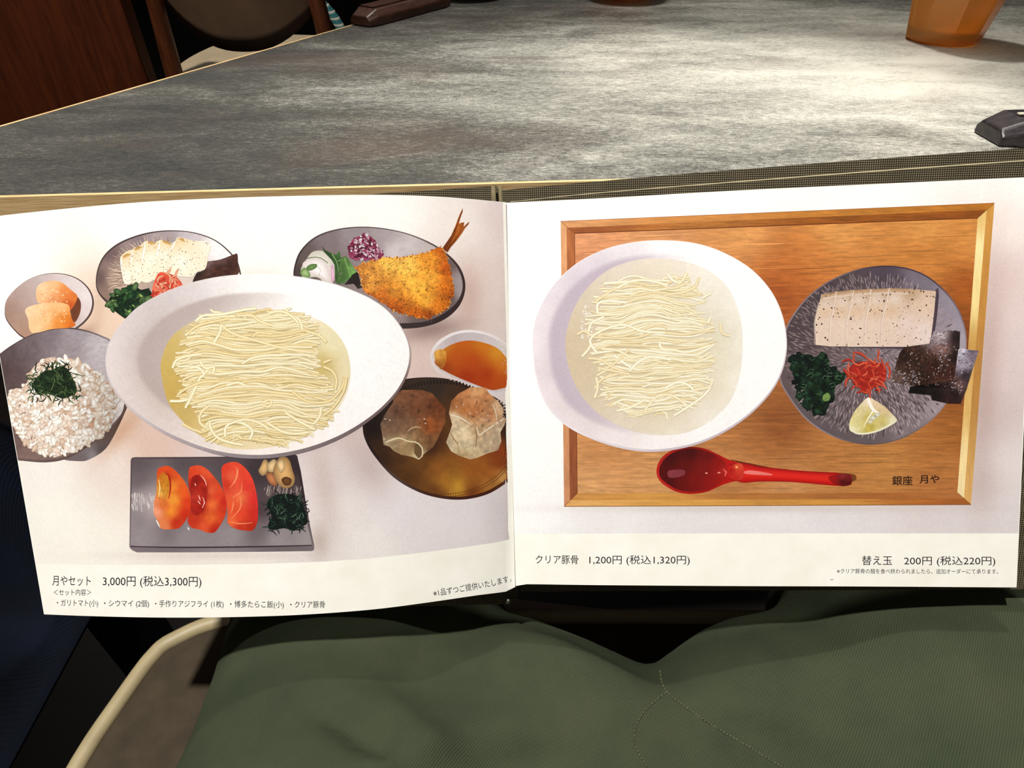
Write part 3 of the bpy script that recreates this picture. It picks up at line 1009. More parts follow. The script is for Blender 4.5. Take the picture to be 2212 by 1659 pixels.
q = PL(6)
FISH = Z([(665, 625), (740, 590), (860, 545), (960, 520), (1080, 525), (1200, 510), (1300, 490), (1400, 460), (1480, 425), (1530, 450), (1560, 530), (1592, 640), (1610, 760), (1632, 830), (1604, 920), (1572, 1010), (1500, 1060), (1420, 1098), (1350, 1122), (1250, 1102), (1140, 1072), (1060, 1050), (960, 985), (880, 930), (760, 860), (732, 790), (722, 700)], 620, 440, 4.514)
RF = np.random.RandomState(5)
fish_o = smooth_closed(FISH, 150) + RF.normal(0, .9, (150, 2))
fish_col0 = idw([(780, 575, (206, 140, 66)), (800, 600, (214, 152, 72)), (840, 570, (240, 190, 96)), (880, 575, (244, 196, 100)), (930, 560, (226, 152, 56)), (955, 540, (196, 104, 30)), (965, 580, (190, 96, 26)), (970, 620, (204, 114, 34)), (900, 620, (244, 186, 80)), (920, 650, (240, 178, 70)),
                (850, 630, (216, 146, 58)), (830, 640, (190, 108, 40)), (850, 660, (196, 108, 36)), (800, 620, (222, 160, 76)), (950, 660, (206, 122, 38)), (900, 680, (196, 104, 30)), (870, 600, (238, 176, 80)), (790, 640, (196, 116, 44)), (930, 600, (236, 170, 70)), (850, 668, (150, 66, 18)), (920, 684, (150, 70, 22)), (978, 640, (166, 84, 24)), (780, 605, (188, 118, 62)), (800, 645, (160, 76, 22))], 3.0, .42, 10, 2)
fish_col = lambda P: np.minimum(fish_col0(P) * [1.06, 1.06, 1.0], 255)
q.blob(fish_o, fish_col, True, step=3.5, center=(885, 610))
for i in range(750):
    w = rand_in(np.array(FISH), rnd)
    c = fish_col(np.array([w]))[0] * (.72 + rnd.random() * .5)
    q.ellipse(w[0], w[1], .9 + rnd.random() * 2.2, .7 + rnd.random() * 1.1, rnd.random() * 180, flat(tuple(c)), 1.5e-5 + i * 6e-7, step=2)
for i in range(170):
    k_ = rnd.randrange(150)
    w = fish_o[k_] + RF.normal(0, 1.5, 2)
    if w[0] < 800 and w[1] > 640: continue
    q.ellipse(w[0], w[1], 1.2 + rnd.random() * 1.6, .8 + rnd.random(), rnd.random() * 180, flat(rnd.choice([(226, 150, 60), (190, 100, 30), (240, 184, 90), (166, 80, 24)])), 6e-5 + i * 1e-6, step=2)
q.build('printed_fried_fish')
q = PL(5)
tail = Z([(1510, 440), (1560, 370), (1600, 310), (1640, 220), (1665, 150), (1690, 90), (1714, 42), (1712, 80), (1692, 135), (1676, 195), (1700, 185), (1728, 182), (1722, 225), (1750, 200), (1778, 172), (1770, 200), (1735, 240), (1705, 290), (1650, 365), (1600, 420), (1565, 475)], 620, 440, 4.514)
q.blob(tail, idw([(958, 540, (120, 60, 16)), (975, 515, (176, 96, 30)), (990, 490, (190, 110, 40)), (998, 455, (150, 76, 30)), (1010, 480, (160, 84, 34)), (968, 525, (140, 72, 20))], 2.4, .5, 5), True, step=3.5, center=(978, 512))
for a in ([(1540, 440), (1620, 320), (1690, 120)], [(1560, 450), (1660, 320), (1720, 220)], [(1530, 430), (1600, 330), (1660, 200)]):
    q.line(Z(a, 620, 440, 4.514), [2.4, 2, .8], (110, 56, 20), 3e-5)
q.build('printed_fish_tail')

# sauce bowl
p = PL(2)
rim = [(929, 777), (933, 755), (950, 734), (980, 718), (1014, 712.5), (1050, 718), (1080, 731), (1100, 748), (1125, 790), (1120, 830), (1098, 848), (1072, 856), (1050, 852), (1015, 838), (975, 822), (942, 802)]
p.blob(rim, idw([(930, 777, (226, 214, 212)), (950, 735, (238, 230, 230)), (1014, 714, (244, 238, 238)), (1085, 735, (238, 230, 228)), (1060, 852, (226, 218, 218)), (975, 820, (222, 206, 204)), (1100, 845, (220, 210, 210))], 2.4, .04))
p.blob([(934, 777), (939, 757), (955, 738), (983, 723), (1014, 718), (1048, 723), (1077, 736), (1096, 752), (1118, 790), (1110, 828), (1092, 842), (1068, 846), (1018, 832), (978, 815), (946, 798)], idw([(940, 770, (220, 208, 206)), (1014, 722, (206, 196, 198)), (1060, 735, (216, 206, 206)), (985, 735, (196, 184, 186)), (1090, 760, (222, 212, 206))], 2.4, .05), up=2e-5)
p.build('printed_sauce_bowl')
q = PL(4)
q.blob([(939, 782), (948, 764), (964, 750), (990, 739), (1018, 735.5), (1048, 741), (1074, 752), (1092, 770), (1116, 800), (1100, 832), (1080, 840), (1060, 842), (1020, 828), (982, 812), (952, 796)],
       idw([(960, 752, (206, 138, 44)), (1000, 740, (198, 104, 30)), (1040, 742, (210, 130, 36)), (1075, 762, (222, 158, 50)), (1092, 790, (214, 130, 40)), (980, 770, (196, 92, 28)), (1020, 780, (188, 80, 24)), (1050, 810, (176, 64, 20)), (1010, 815, (168, 58, 18)), (1080, 825, (190, 84, 26)), (960, 795, (160, 66, 22))], 2.6, .05), step=7)
q.build('printed_sauce')
q = PL(5)
q.blob(Z([(740, 250), (790, 225), (835, 240), (848, 290), (840, 350), (815, 395), (795, 405), (760, 350), (740, 300)], 760, 700, 4.147), idw([(942, 765, (226, 176, 92)), (955, 760, (214, 156, 70)), (960, 780, (196, 128, 48)), (952, 792, (160, 96, 40))], 2.2, .3, 6), step=3)
q.build('printed_mustard')

# dumpling plate
p = PL(2)
sp = [(783.5, 925), (788, 885), (812, 848), (862, 822), (925, 815), (985, 822), (1045, 845), (1090, 872), (1125, 905), (1130, 985), (1108, 1030), (1090, 1046), (1052, 1068), (1002, 1079), (950, 1076), (900, 1061), (850, 1031), (811, 988), (791, 955)]
p.blob(sp, idw([(785, 920, (40, 26, 24)), (830, 840, (40, 28, 26)), (925, 818, (52, 38, 32)), (1060, 855, (44, 30, 26)), (1102, 920, (50, 34, 26)), (1100, 1036, (104, 60, 28)), (1040, 1072, (74, 34, 20)), (950, 1076, (72, 40, 30)), (850, 1032, (96, 76, 70)), (805, 980, (40, 26, 24))], 2.4))
ins = np.array(sp); c_ = np.array([958., 948.]); ins = c_ + (ins - c_) * .965 + [0, -2]
p.blob(ins, idw([(800, 920, (34, 22, 20)), (840, 850, (46, 34, 28)), (925, 826, (62, 48, 40)), (1050, 858, (54, 38, 30)), (1100, 930, (66, 44, 28)), (830, 990, (60, 38, 24)), (880, 1030, (92, 58, 26)), (900, 1000, (112, 72, 32)), (860, 985, (88, 56, 30)), (950, 1010, (150, 94, 38)), (960, 1040, (176, 122, 44)), (990, 1055, (196, 150, 58)), (1020, 1010, (158, 96, 38)), (1060, 1020, (164, 98, 38)),
                (1080, 1000, (140, 66, 24)), (1090, 975, (150, 70, 24)), (1090, 1030, (206, 160, 96)), (1060, 1050, (176, 120, 56)), (1020, 1066, (128, 66, 26)), (940, 1062, (110, 66, 30)), (930, 960, (70, 40, 24))], 3, .22, 14), up=2e-5, step=7)
for rowi, (k1, cc) in enumerate(((.93, (24, 16, 14)), (.90, (26, 18, 14)))):
    for i in range(40):
        a = math.radians(-118 + i * 2.6)
        x, y = 950 + 170 * k1 * math.cos(a), 945 + 131 * k1 * math.sin(a)
        p.ellipse(x, y, 1.5, 2.1, 20, flat(cc), 5e-5, step=2)
    for i in range(46):
        a = math.radians(12 + i * 1.9)
        x, y = 958 + (168 - rowi * 6) * .95 * math.cos(a), 948 + (131 - rowi * 6) * .955 * math.sin(a)
        p.ellipse(x, y, 1.1, 1.6, 20, flat((96, 56, 22)), 5e-5, step=2)
p.build('printed_plate', 'brown plate with two dumplings in the print')
for j in range(2):
    q = PL(4 + 2 * j)
    if j == 0:
        wr = [(255, 900), (290, 820), (370, 700), (370, 650), (450, 590), (620, 590), (720, 620), (780, 690), (840, 760), (840, 880), (800, 960), (760, 1050), (730, 1100), (650, 1160), (600, 1216), (540, 1190), (440, 1170), (380, 1140), (340, 1100), (285, 1080), (270, 980)]
        ct = [(830, 905, (108, 84, 70)), (840, 930, (128, 98, 78)), (850, 960, (166, 142, 108)), (880, 955, (176, 150, 114)), (905, 985, (214, 196, 158)), (870, 975, (164, 136, 98)), (900, 960, (140, 104, 70)), (930, 960, (120, 84, 54)), (860, 890, (112, 78, 60)), (900, 880, (122, 76, 50)), (900, 850, (126, 82, 56)), (945, 880, (116, 66, 40)), (870, 860, (132, 90, 62)), (930, 920, (150, 84, 44)), (880, 920, (130, 96, 74)), (835, 960, (186, 168, 136))]
    else:
        wr = [(870, 800), (890, 690), (960, 620), (1020, 590), (1060, 565), (1200, 570), (1230, 620), (1310, 690), (1360, 760), (1350, 830), (1382, 850), (1370, 900), (1330, 970), (1340, 1050), (1310, 1130), (1200, 1165), (1120, 1200), (1060, 1212), (960, 1180), (890, 1140), (845, 1060), (880, 960), (900, 900)]
        ct = [(980, 870, (176, 116, 72)), (1000, 850, (196, 134, 88)), (1030, 845, (212, 164, 116)), (1050, 860, (196, 136, 90)), (1060, 890, (190, 130, 88)), (1030, 890, (180, 114, 68)), (1000, 885, (186, 120, 70)), (1075, 880, (212, 182, 148)), (985, 905, (216, 196, 168)), (1000, 930, (226, 208, 176)), (1010, 960, (222, 204, 170)), (1030, 975, (206, 184, 148)), (1040, 930, (196, 166, 130)), (1060, 950, (202, 180, 152)), (1080, 930, (206, 184, 156)), (975, 965, (204, 184, 152)), (1070, 970, (180, 156, 130)), (1040, 905, (206, 160, 120)), (1000, 985, (196, 168, 126))]
    q.blob(Z(wr, 760, 700, 4.147), idw(ct, 3.2, .42, 7, 4 + j), True, step=3)
    if j == 0:
        q.line(Z([(300, 1060), (420, 1020), (500, 1050), (580, 1060), (630, 1110), (632, 1180), (600, 1210)], 760, 700, 4.147), [2, 4, 3, 3, 3, 2.5, 2], (224, 208, 172), 2e-5)
        q.blob(Z([(575, 1070), (620, 1110), (625, 1170), (600, 1200), (560, 1150)], 760, 700, 4.147), flat((116, 90, 60), .2), up=2.6e-5, step=3)
        q.line(Z([(500, 960), (560, 920), (620, 930)], 760, 700, 4.147), [2, 4, 2], (190, 158, 122), 2e-5)
        sp0 = [(300, 850), (340, 860), (650, 850), (660, 890), (290, 1030), (330, 1040)]
        dk = [(700, 730, 26, 40), (400, 780, 34, 30), (660, 880, 20, 26), (540, 640, 30, 24), (460, 740, 22, 16), (600, 780, 20, 30)]
    else:
        q.line(Z([(880, 810), (960, 835), (1040, 880), (1065, 900)], 760, 700, 4.147), [3, 4, 2.5, 2], (236, 220, 196), 2e-5)
        q.line(Z([(1100, 930), (1120, 1000), (1110, 1100)], 760, 700, 4.147), [2, 3, 1.5], (160, 130, 98), 2e-5)
        q.line(Z([(1120, 920), (1140, 1000), (1190, 960), (1360, 850)], 760, 700, 4.147), [1.5, 3, 3, 4], (234, 218, 196), 2.4e-5)
        q.line(Z([(880, 960), (900, 1010), (950, 1080), (960, 1150)], 760, 700, 4.147), [2, 3, 2, 1], (170, 142, 110), 2e-5)
        q.line(Z([(1260, 720), (1290, 790), (1300, 860)], 760, 700, 4.147), [1.5, 3, 2], (228, 204, 174), 2e-5)
        sp0 = [(1000, 720), (1120, 790), (940, 740), (1190, 860), (1060, 800), (1220, 820)]
        dk = [(1120, 700, 12, 30), (1170, 780, 14, 22), (1090, 830, 20, 14), (1170, 910, 18, 24), (1230, 870, 16, 16), (1200, 690, 12, 18)]
    for x, y, rx, ry in dk:
        px_, py_ = Z([(x, y)], 760, 700, 4.147)[0]
        q.ellipse(px_, py_, rx / 4.1, ry / 4.1, 10, (lambda P, T, b=idw(ct, 3.2, .42, 7, 4 + j): b(P) * (.66 + .34 * T[:, None])), 1.2e-5, step=2.5)
    for x, y in sp0:
        px_, py_ = Z([(x, y)], 760, 700, 4.147)[0]
        q.ellipse(px_, py_, 2.2, 1.2, 20, flat((222, 198, 178)), 3.4e-5, step=2)
    q.build('printed_dumpling', ('shaded' if j == 0 else 'brighter') + ' pleated dumpling in the print')

# rice bowl
p = PL(5)
bow = Z([(-60, 800), (0, 752), (100, 680), (250, 600), (420, 553), (560, 544), (700, 568), (820, 612), (900, 660), (985, 800), (1010, 1000), (1003, 1190), (945, 1290), (835, 1395), (700, 1495), (540, 1585), (380, 1617), (200, 1607), (60, 1580), (-60, 1450)], 0, 560, 3.687)
p.blob(Z([(500, 1585), (640, 1608), (720, 1590), (830, 1520), (905, 1410), (1000, 1210), (1005, 1180), (900, 1300), (700, 1490)], 0, 560, 3.687), idw([(180, 990, (120, 108, 110)), (240, 930, (96, 76, 68)), (265, 895, (80, 56, 48)), (200, 985, (150, 142, 146)), (220, 975, (92, 78, 78))], 2.4), step=5)
p.blob(bow, idw([(30, 720, (96, 80, 82)), (150, 708, (92, 76, 78)), (240, 730, (150, 140, 142)), (270, 870, (96, 74, 66)), (200, 960, (104, 82, 78)), (60, 995, (122, 100, 98)), (130, 998, (108, 88, 86))], 2.4), up=1e-5)
bin_ = np.array(bow); c_ = np.array([115., 850.]); bin_ = c_ + (bin_ - c_) * [.975, .972] + [-1, -1.0]
p.blob(bin_, idw([(5, 800, (92, 74, 74)), (20, 760, (104, 88, 90)), (60, 735, (120, 106, 110)), (110, 720, (136, 124, 130)), (160, 722, (166, 156, 162)), (210, 745, (196, 188, 192)), (225, 790, (190, 180, 184)), (20, 830, (104, 86, 86)), (40, 950, (124, 100, 96)), (60, 985, (140, 116, 110)), (130, 990, (132, 110, 106)), (200, 960, (110, 88, 82)), (255, 885, (206, 198, 196)), (262, 870, (214, 206, 204)), (240, 910, (176, 164, 162)), (225, 935, (196, 184, 182)), (150, 760, (160, 148, 152))], 3, .22, 5), up=2e-5, step=6)
p.build('printed_rice_bowl')
q = PL(8)
RICE = Z([(62, 1090), (120, 1030), (200, 1020), (240, 900), (300, 830), (380, 785), (480, 795), (560, 790), (650, 820), (720, 860), (800, 930), (860, 980), (905, 1050), (940, 1110), (915, 1220), (870, 1330), (800, 1410), (700, 1470), (590, 1530), (440, 1562), (320, 1552), (250, 1505), (180, 1440), (110, 1340), (70, 1200)], 0, 560, 3.687)
q.blob(RICE, idw([(60, 850, (236, 216, 200)), (120, 900, (226, 200, 178)), (200, 860, (196, 160, 134)), (220, 920, (170, 132, 110)), (80, 950, (206, 176, 156)), (150, 960, (214, 190, 170))], 2.4, .35, 7), step=4)
R = np.array(RICE); RC = R.mean(0)
for i in range(760):
    w = rand_in(np.array(R), rnd)
    sh = .80 + .2 * min(1, max(0, (250 - w[0]) / 120)) if w[0] > 150 else 1.0
    c = np.array(rnd.choice([(255, 252, 248), (252, 244, 236), (244, 230, 218), (240, 224, 212), (255, 254, 250), (226, 202, 184), (255, 252, 248)]), float) * sh
    q.ellipse(w[0], w[1], 5.5 + rnd.random() * 6, 3.2 + rnd.random() * 2.8, rnd.random() * 180, (lambda P, T, a=c: a[None] * (1.02 - np.array([[.15, .19, .24]]) * T[:, None] ** 3)), 1e-5 + i * 4e-7, step=3)
    if rnd.random() < .22:
        th = rnd.random() * 6.28
        q.line([(w[0], w[1]), (w[0] + 6 * math.cos(th), w[1] + 6 * math.sin(th) + 1), (w[0] + 12 * math.cos(th + .4), w[1] + 12 * math.sin(th + .4))], [.6, 1.2, .5], rnd.choice([(120, 70, 36), (90, 52, 30), (160, 104, 56)]), 1e-5 + i * 4e-7 + 6e-7)
q.build('printed_rice')
q = PL(21)
hb = Z([(215, 1000), (260, 930), (330, 870), (420, 850), (480, 820), (560, 840), (610, 930), (650, 1020), (640, 1090), (520, 1140), (440, 1110), (360, 1090), (270, 1100)], 0, 560, 3.687)
q.blob(np.array(hb) * .8 + np.array(hb).mean(0) * .2, flat((34, 50, 30), .5, 6), step=4)
tangle(q, hb, 170, [(48, 74, 40), (30, 48, 28), (72, 98, 56), (22, 34, 22), (104, 122, 80), (40, 62, 40)], 2.2, 20, edge=.6)
q.build('printed_shredded_herb', 'shredded green herb on the rice in the print')

# the ramen bowl
p = PL(22)
BOWL = [(228.5, 785), (232, 752), (246, 722), (266, 695), (297, 664), (345, 636), (404, 613), (470, 598), (530, 592.5), (590, 592), (650, 598), (712, 610), (762, 627), (806, 648), (840, 673), (866, 704), (882, 735), (888, 765), (884, 797), (871, 830), (849, 862), (816, 895), (775, 925), (730, 950), (680, 970), (630, 983), (580, 990), (530, 990), (480, 984), (430, 970), (376, 948), (330, 922), (285, 888), (252, 850), (235, 818)]
p.blob(BOWL, idw([(230, 780, (226, 216, 216)), (300, 662, (232, 224, 222)), (570, 594, (250, 248, 246)), (800, 656, (250, 246, 244)), (886, 760, (196, 178, 176)), (866, 830, (120, 98, 96)), (800, 905, (116, 98, 98)), (720, 955, (128, 112, 114)), (620, 985, (140, 126, 130)), (520, 990, (150, 138, 142)), (400, 958, (176, 164, 168)), (300, 900, (206, 196, 198))], 2.4, .08, 5))
bi = np.array(BOWL); c_ = np.array([556., 785.]); bi = c_ + (bi - c_) * [.993, .975] + [-1.0, -3.2]
ramp_b = [(238, 780, (234, 224, 222)), (250, 740, (230, 220, 220)), (285, 690, (222, 212, 212)), (300, 780, (214, 200, 198)), (262, 830, (232, 222, 220)), (300, 880, (230, 218, 216)), (350, 925, (226, 212, 208)), (420, 955, (232, 220, 214)), (340, 720, (196, 182, 180)), (310, 760, (192, 178, 176)), (320, 820, (196, 180, 174)), (345, 860, (204, 188, 178)), (370, 660, (212, 202, 202)), (420, 640, (224, 216, 216)), (480, 620, (240, 234, 234)),
          (400, 690, (208, 196, 190)), (550, 610, (254, 251, 249)), (560, 650, (254, 250, 246)), (640, 640, (255, 254, 253)), (720, 660, (255, 254, 253)), (780, 720, (255, 254, 253)), (850, 760, (255, 254, 253)), (800, 850, (255, 253, 252)), (740, 920, (255, 250, 248)), (660, 960, (252, 244, 240)), (560, 975, (248, 238, 232)), (480, 968, (242, 230, 222)), (780, 780, (255, 254, 253))]
def sstep(a, b, x):
    t = np.clip((x - a) / (b - a), 0, 1)
    return t * t * (3 - 2 * t)


def crescent(base, cx, cy, ax, ay, lean, t0, shade, k):
    """inner wall of a bowl: the far-lit side stays pale, the near wall is toned inside the rim"""
    def g(P, T):
        col = base(P)
        ang = np.arctan2((P[:, 1] - cy) / ay, (P[:, 0] - cx) / ax)
        w = sstep(-.25, .75, np.cos(ang - math.radians(lean)))
        band = (1 - sstep(t0 - .025, t0 + .015, T)) * sstep(t0 - .42, t0 - .04, T) * w * k
        return col * (1 - band[:, None]) + np.array(shade, float) * band[:, None]
    return g


p.blob(bi, crescent(idw(ramp_b, 3.2, .05, 5, 1, .5), 556, 785, 330, 200, 196, .80, (186, 170, 166), .75), up=2e-5, step=6)
p.build('printed_ramen_bowl', 'wide white bowl of the set meal in the print')
q = PL(24)
BR = [(348, 800), (351, 770), (364, 738), (388, 712), (430, 690), (500, 676), (580, 670), (650, 678), (705, 700), (742, 740), (757, 790), (752, 840), (730, 885), (690, 925), (640, 952), (570, 968), (500, 968), (440, 945), (395, 910), (362, 865)]
q.blob(BR, idw([(355, 800, (206, 178, 104)), (370, 740, (210, 184, 116)), (370, 850, (204, 174, 98)), (400, 900, (206, 178, 112)), (440, 935, (222, 198, 144)), (500, 962, (236, 218, 176)), (420, 700, (216, 200, 164)), (500, 682, (240, 230, 210)), (640, 680, (250, 244, 230)), (550, 820, (212, 188, 120)), (720, 740, (240, 230, 196)), (750, 790, (236, 224, 190)), (735, 870, (244, 234, 208)), (660, 935, (244, 234, 206)), (560, 960, (238, 222, 184)), (700, 790, (206, 184, 116))], 2.8, .05, 8), step=8)
q.build('printed_broth', 'golden broth around the noodles in the print')


def noodles(q, left, right, rows, jit, w0, cols, loops, seed, wob=5.0, per_row=2, lo=.86):
    """strands laid side to side: left(y)/right(y) give the bundle's ends"""
    R = random.Random(seed)
    up = 0.0
    order = []
    for i, y in enumerate(rows):
        for k in range(per_row): order.append(y + (R.random() - .5) * jit)
    R.shuffle(order)
    for y in order:
        xl, xr = left(y) + (R.random()) * 26, right(y) - R.random() * 30
        if R.random() < .25: xl += R.random() * 130
        if R.random() < .25: xr -= R.random() * 130
        n = 9
        ph = R.random() * 6.28
        amp = wob * (.4 + R.random())
        pts = []
        sl = (R.random() - .5) * 18
        for j in range(n):
            t = j / (n - 1)
            bow_ = 0
            xx = xl + (xr - xl) * t
            yy = y + sl * (t - .5) + amp * math.sin(ph + t * (3.5 + R.random() * 2)) + (R.random() - .5) * 2 + 34 * (float(fbm(np.array([xx]), np.array([y * 1.6]), 85.0, 2, seed)[0]) - .5)
            if t == 0: yy += (R.random() - .2) * 12
            if t == 1: yy += (R.random() - .3) * 14
            pts.append((xl + (xr - xl) * t, yy))
        c = np.array(R.choice(cols), float)
        ed = c * [lo, lo * .955, lo * .82]
        md = c * [.965, .95, .90]
        ww = w0 * (.8 + R.random() * .4)
        q.ribbon(pts, [ww * .8, ww, ww, ww * .8], [(-1, ed), (-.55, md), (-.1, c), (.35, md), (1, ed * .97)], up, step=8)
        up += 1.2e-6
    for path in loops:
        c = np.array(R.choice(cols), float)
        ed = c * [lo, lo * .955, lo * .82]
        q.ribbon(path, w0 * 1.0, [(-1, ed), (-.5, c * [.98, .97, .94]), (0, np.minimum(c * 1.02, 255)), (.5, c * [.98, .97, .94]), (1, ed)], up, step=6)
        up += 1.2e-6


def ends(tab):
    t = np.array(tab, float)
    return lambda y: float(np.interp(y, t[:, 0], t[:, 1]))


q = PL(26)
nl = ends([(665, 520), (680, 430), (705, 410), (730, 392), (760, 380), (790, 372), (820, 385), (845, 378), (870, 410), (900, 420), (925, 430), (945, 470), (965, 520)])
nr = ends([(665, 560), (680, 650), (705, 690), (730, 695), (760, 690), (790, 700), (820, 715), (850, 735), (880, 740), (905, 715), (930, 690), (950, 650), (965, 590)])
lp = [Z(a, 220, 580, 3.253) for a in (
    [(840, 390), (880, 430), (960, 470), (1100, 510), (1240, 550), (1400, 580)], [(590, 980), (620, 900), (660, 820), (700, 760), (760, 700)], [(480, 930), (560, 930), (640, 910)], [(620, 700), (660, 690), (700, 710), (720, 750), (690, 760)],
    [(690, 650), (730, 700), (790, 690), (780, 740)], [(760, 1080), (770, 1130), (820, 1190), (900, 1220), (1000, 1240)], [(870, 1180), (870, 1120), (920, 1080), (1000, 1090), (1060, 1140), (1040, 1200)], [(1340, 860), (1400, 910), (1480, 940), (1600, 930), (1680, 850), (1710, 760)],
    [(1560, 690), (1620, 720), (1650, 780), (1640, 850)], [(1540, 980), (1530, 1040), (1490, 1090)], [(1290, 1010), (1400, 1080), (1500, 1130)], [(1290, 280), (1320, 320), (1390, 360), (1410, 430)], [(660, 370), (720, 330), (850, 320), (1000, 290), (1090, 280)],
    [(790, 520), (830, 450), (840, 400)], [(1180, 310), (1260, 300), (1330, 330), (1380, 380)], [(1440, 440), (1530, 470), (1580, 520)], [(1560, 660), (1610, 640)], [(600, 960), (640, 880), (690, 770)], [(760, 960), (700, 1010), (690, 1080), (740, 1120)], [(1160, 1080), (1260, 1140), (1350, 1160), (1450, 1150)],
    [(570, 1090), (620, 1120), (700, 1150)], [(540, 880), (600, 840), (700, 800), (820, 790)], [(880, 820), (960, 800), (1020, 830)], [(1130, 940), (1190, 920), (1180, 970), (1130, 960)], [(500, 700), (520, 650), (580, 620), (700, 600)], [(1060, 480), (1100, 450), (1200, 460)], [(600, 460), (680, 400), (800, 370), (900, 350)],
    [(1720, 760), (1700, 860), (1640, 960), (1560, 1030)], [(900, 1090), (1000, 1060), (1100, 1080), (1180, 1130)], [(1000, 330), (1060, 330), (1110, 370), (1200, 400)])]
noodles(q, nl, nr, np.linspace(670, 957, 64), 7, 6.6, [(254, 242, 210), (250, 234, 194), (255, 246, 220), (245, 227, 182), (254, 243, 212)], lp, 3, 3.2, 4, .78)
q.build('printed_noodles', 'yellow-tinged noodles of the set meal in the print')

# tomato plate
p = PL(2)
TP = Z([(112, 120), (125, 95), (160, 88), (700, 86), (1180, 82), (1900, 62), (1920, 70), (1960, 240), (2010, 550), (2060, 830), (2106, 1050), (2104, 1095), (2080, 1108), (1500, 1116), (700, 1122), (180, 1122), (130, 1100), (100, 1070), (98, 1040), (105, 600)], 260, 970, 5.027)
p.blob(TP, idw([(285, 1185, (140, 128, 134)), (480, 1188, (150, 140, 146)), (675, 1186, (134, 122, 126)), (660, 1050, (50, 38, 42)), (400, 988, (74, 62, 66)), (284, 1050, (96, 84, 88))], 2.4, .06), True, center=(470, 1090))
TPI = Z([(128, 130), (140, 110), (700, 102), (1300, 98), (1895, 76), (1935, 240), (1985, 550), (2035, 830), (2078, 1020), (2070, 1040), (1500, 1052), (700, 1060), (180, 1060), (112, 1035), (118, 600)], 260, 970, 5.027)
p.blob(TPI, idw([(300, 1000, (104, 92, 96)), (300, 1040, (116, 104, 108)), (310, 1075, (170, 158, 160)), (330, 1085, (196, 182, 180)), (290, 1120, (150, 140, 144)), (300, 1165, (160, 150, 154)), (400, 1165, (156, 146, 150)), (500, 1160, (158, 148, 152)), (600, 1165, (162, 152, 156)), (660, 1160, (168, 158, 160)), (640, 1150, (150, 140, 142)), (400, 995, (98, 86, 90)), (500, 995, (92, 80, 84)), (560, 1010, (70, 58, 62)), (560, 1100, (84, 68, 72)), (635, 1000, (60, 48, 50)), (640, 1060, (80, 66, 68)), (560, 1145, (124, 112, 116)), (370, 1145, (134, 122, 126))], 3, .08, 9), True, up=2e-5, step=8, center=(470, 1085))
p.line(Z([(110, 1058), (700, 1068), (1500, 1060), (2075, 1046)], 260, 970, 5.027), [2, 3, 3, 2], (66, 52, 58), 3.5e-5)
for i in range(80):
    x = 284 + rnd.random() * 50; y = 1062 + rnd.random() * 34
    c = 186 + rnd.random() * 46
    p.line([(x, y), (x + 1, y + 5 + rnd.random() * 8)], .9 + rnd.random() * .8, (c, c - 10, c - 12), 4e-5 + i * 4e-7)
for i in range(45):
    x = 568 + rnd.random() * 85; y = 1046 + rnd.random() * 18
    c = 120 + rnd.random() * 70
    p.line([(x, y), (x - 2, y + 6 + rnd.random() * 8)], 1 + rnd.random(), (c, c - 16, c - 20), 4e-5 + i * 4e-7)
p.build('printed_slate_plate')
T_ = [([(400, 240), (450, 195), (520, 185), (600, 235), (690, 340), (740, 440), (765, 540), (760, 680), (720, 760), (660, 840), (600, 868), (450, 866), (420, 800), (365, 700), (360, 580), (390, 480)],
       [(346, 1020, (226, 84, 40)), (360, 1010, (228, 86, 36)), (375, 1020, (226, 90, 40)), (352, 1035, (206, 130, 40)), (350, 1060, (224, 160, 62)), (345, 1085, (236, 150, 110)), (340, 1105, (242, 168, 140)), (352, 1090, (214, 96, 40)), (370, 1050, (240, 150, 56)), (375, 1080, (244, 168, 60)), (370, 1105, (240, 150, 50)), (395, 1060, (230, 96, 36)), (405, 1085, (220, 66, 30)), (400, 1110, (206, 50, 26)), (380, 1130, (196, 50, 24)), (356, 1135, (230, 140, 90)), (360, 1028, (176, 40, 20))]),
      ([(745, 220), (790, 185), (860, 178), (930, 210), (1020, 300), (1090, 400), (1135, 500), (1155, 620), (1140, 720), (1090, 820), (1020, 905), (940, 905), (860, 875), (770, 850), (730, 780), (760, 660), (765, 520), (740, 400)],
       [(420, 1015, (222, 76, 42)), (430, 1010, (230, 92, 54)), (445, 1020, (232, 96, 56)), (425, 1050, (170, 34, 22)), (432, 1070, (150, 26, 18)), (430, 1095, (166, 34, 22)), (442, 1060, (160, 30, 18)), (455, 1060, (232, 110, 66)), (460, 1090, (236, 124, 62)), (470, 1070, (224, 76, 44)), (480, 1100, (216, 66, 36)), (455, 1120, (230, 110, 50)), (420, 1125, (200, 60, 34)), (440, 1140, (226, 96, 54)), (465, 1145, (190, 44, 24)), (485, 1085, (200, 46, 30))]),
      ([(1105, 190), (1160, 150), (1240, 140), (1300, 158), (1370, 220), (1430, 310), (1465, 420), (1490, 560), (1495, 700), (1485, 800), (1440, 880), (1360, 885), (1240, 860), (1165, 800), (1165, 700), (1150, 560), (1115, 420), (1098, 260)],
       [(485, 1010, (222, 66, 44)), (505, 1002, (230, 84, 56)), (525, 1020, (230, 76, 54)), (500, 1030, (236, 112, 76)), (505, 1060, (232, 96, 66)), (520, 1075, (238, 130, 80)), (500, 1090, (232, 98, 56)), (535, 1050, (224, 66, 52)), (550, 1080, (220, 52, 50)), (550, 1110, (210, 48, 40)), (520, 1110, (226, 78, 48)), (500, 1125, (236, 116, 66)), (520, 1142, (206, 60, 34)), (545, 1138, (186, 48, 26)), (490, 1045, (206, 54, 36))])]
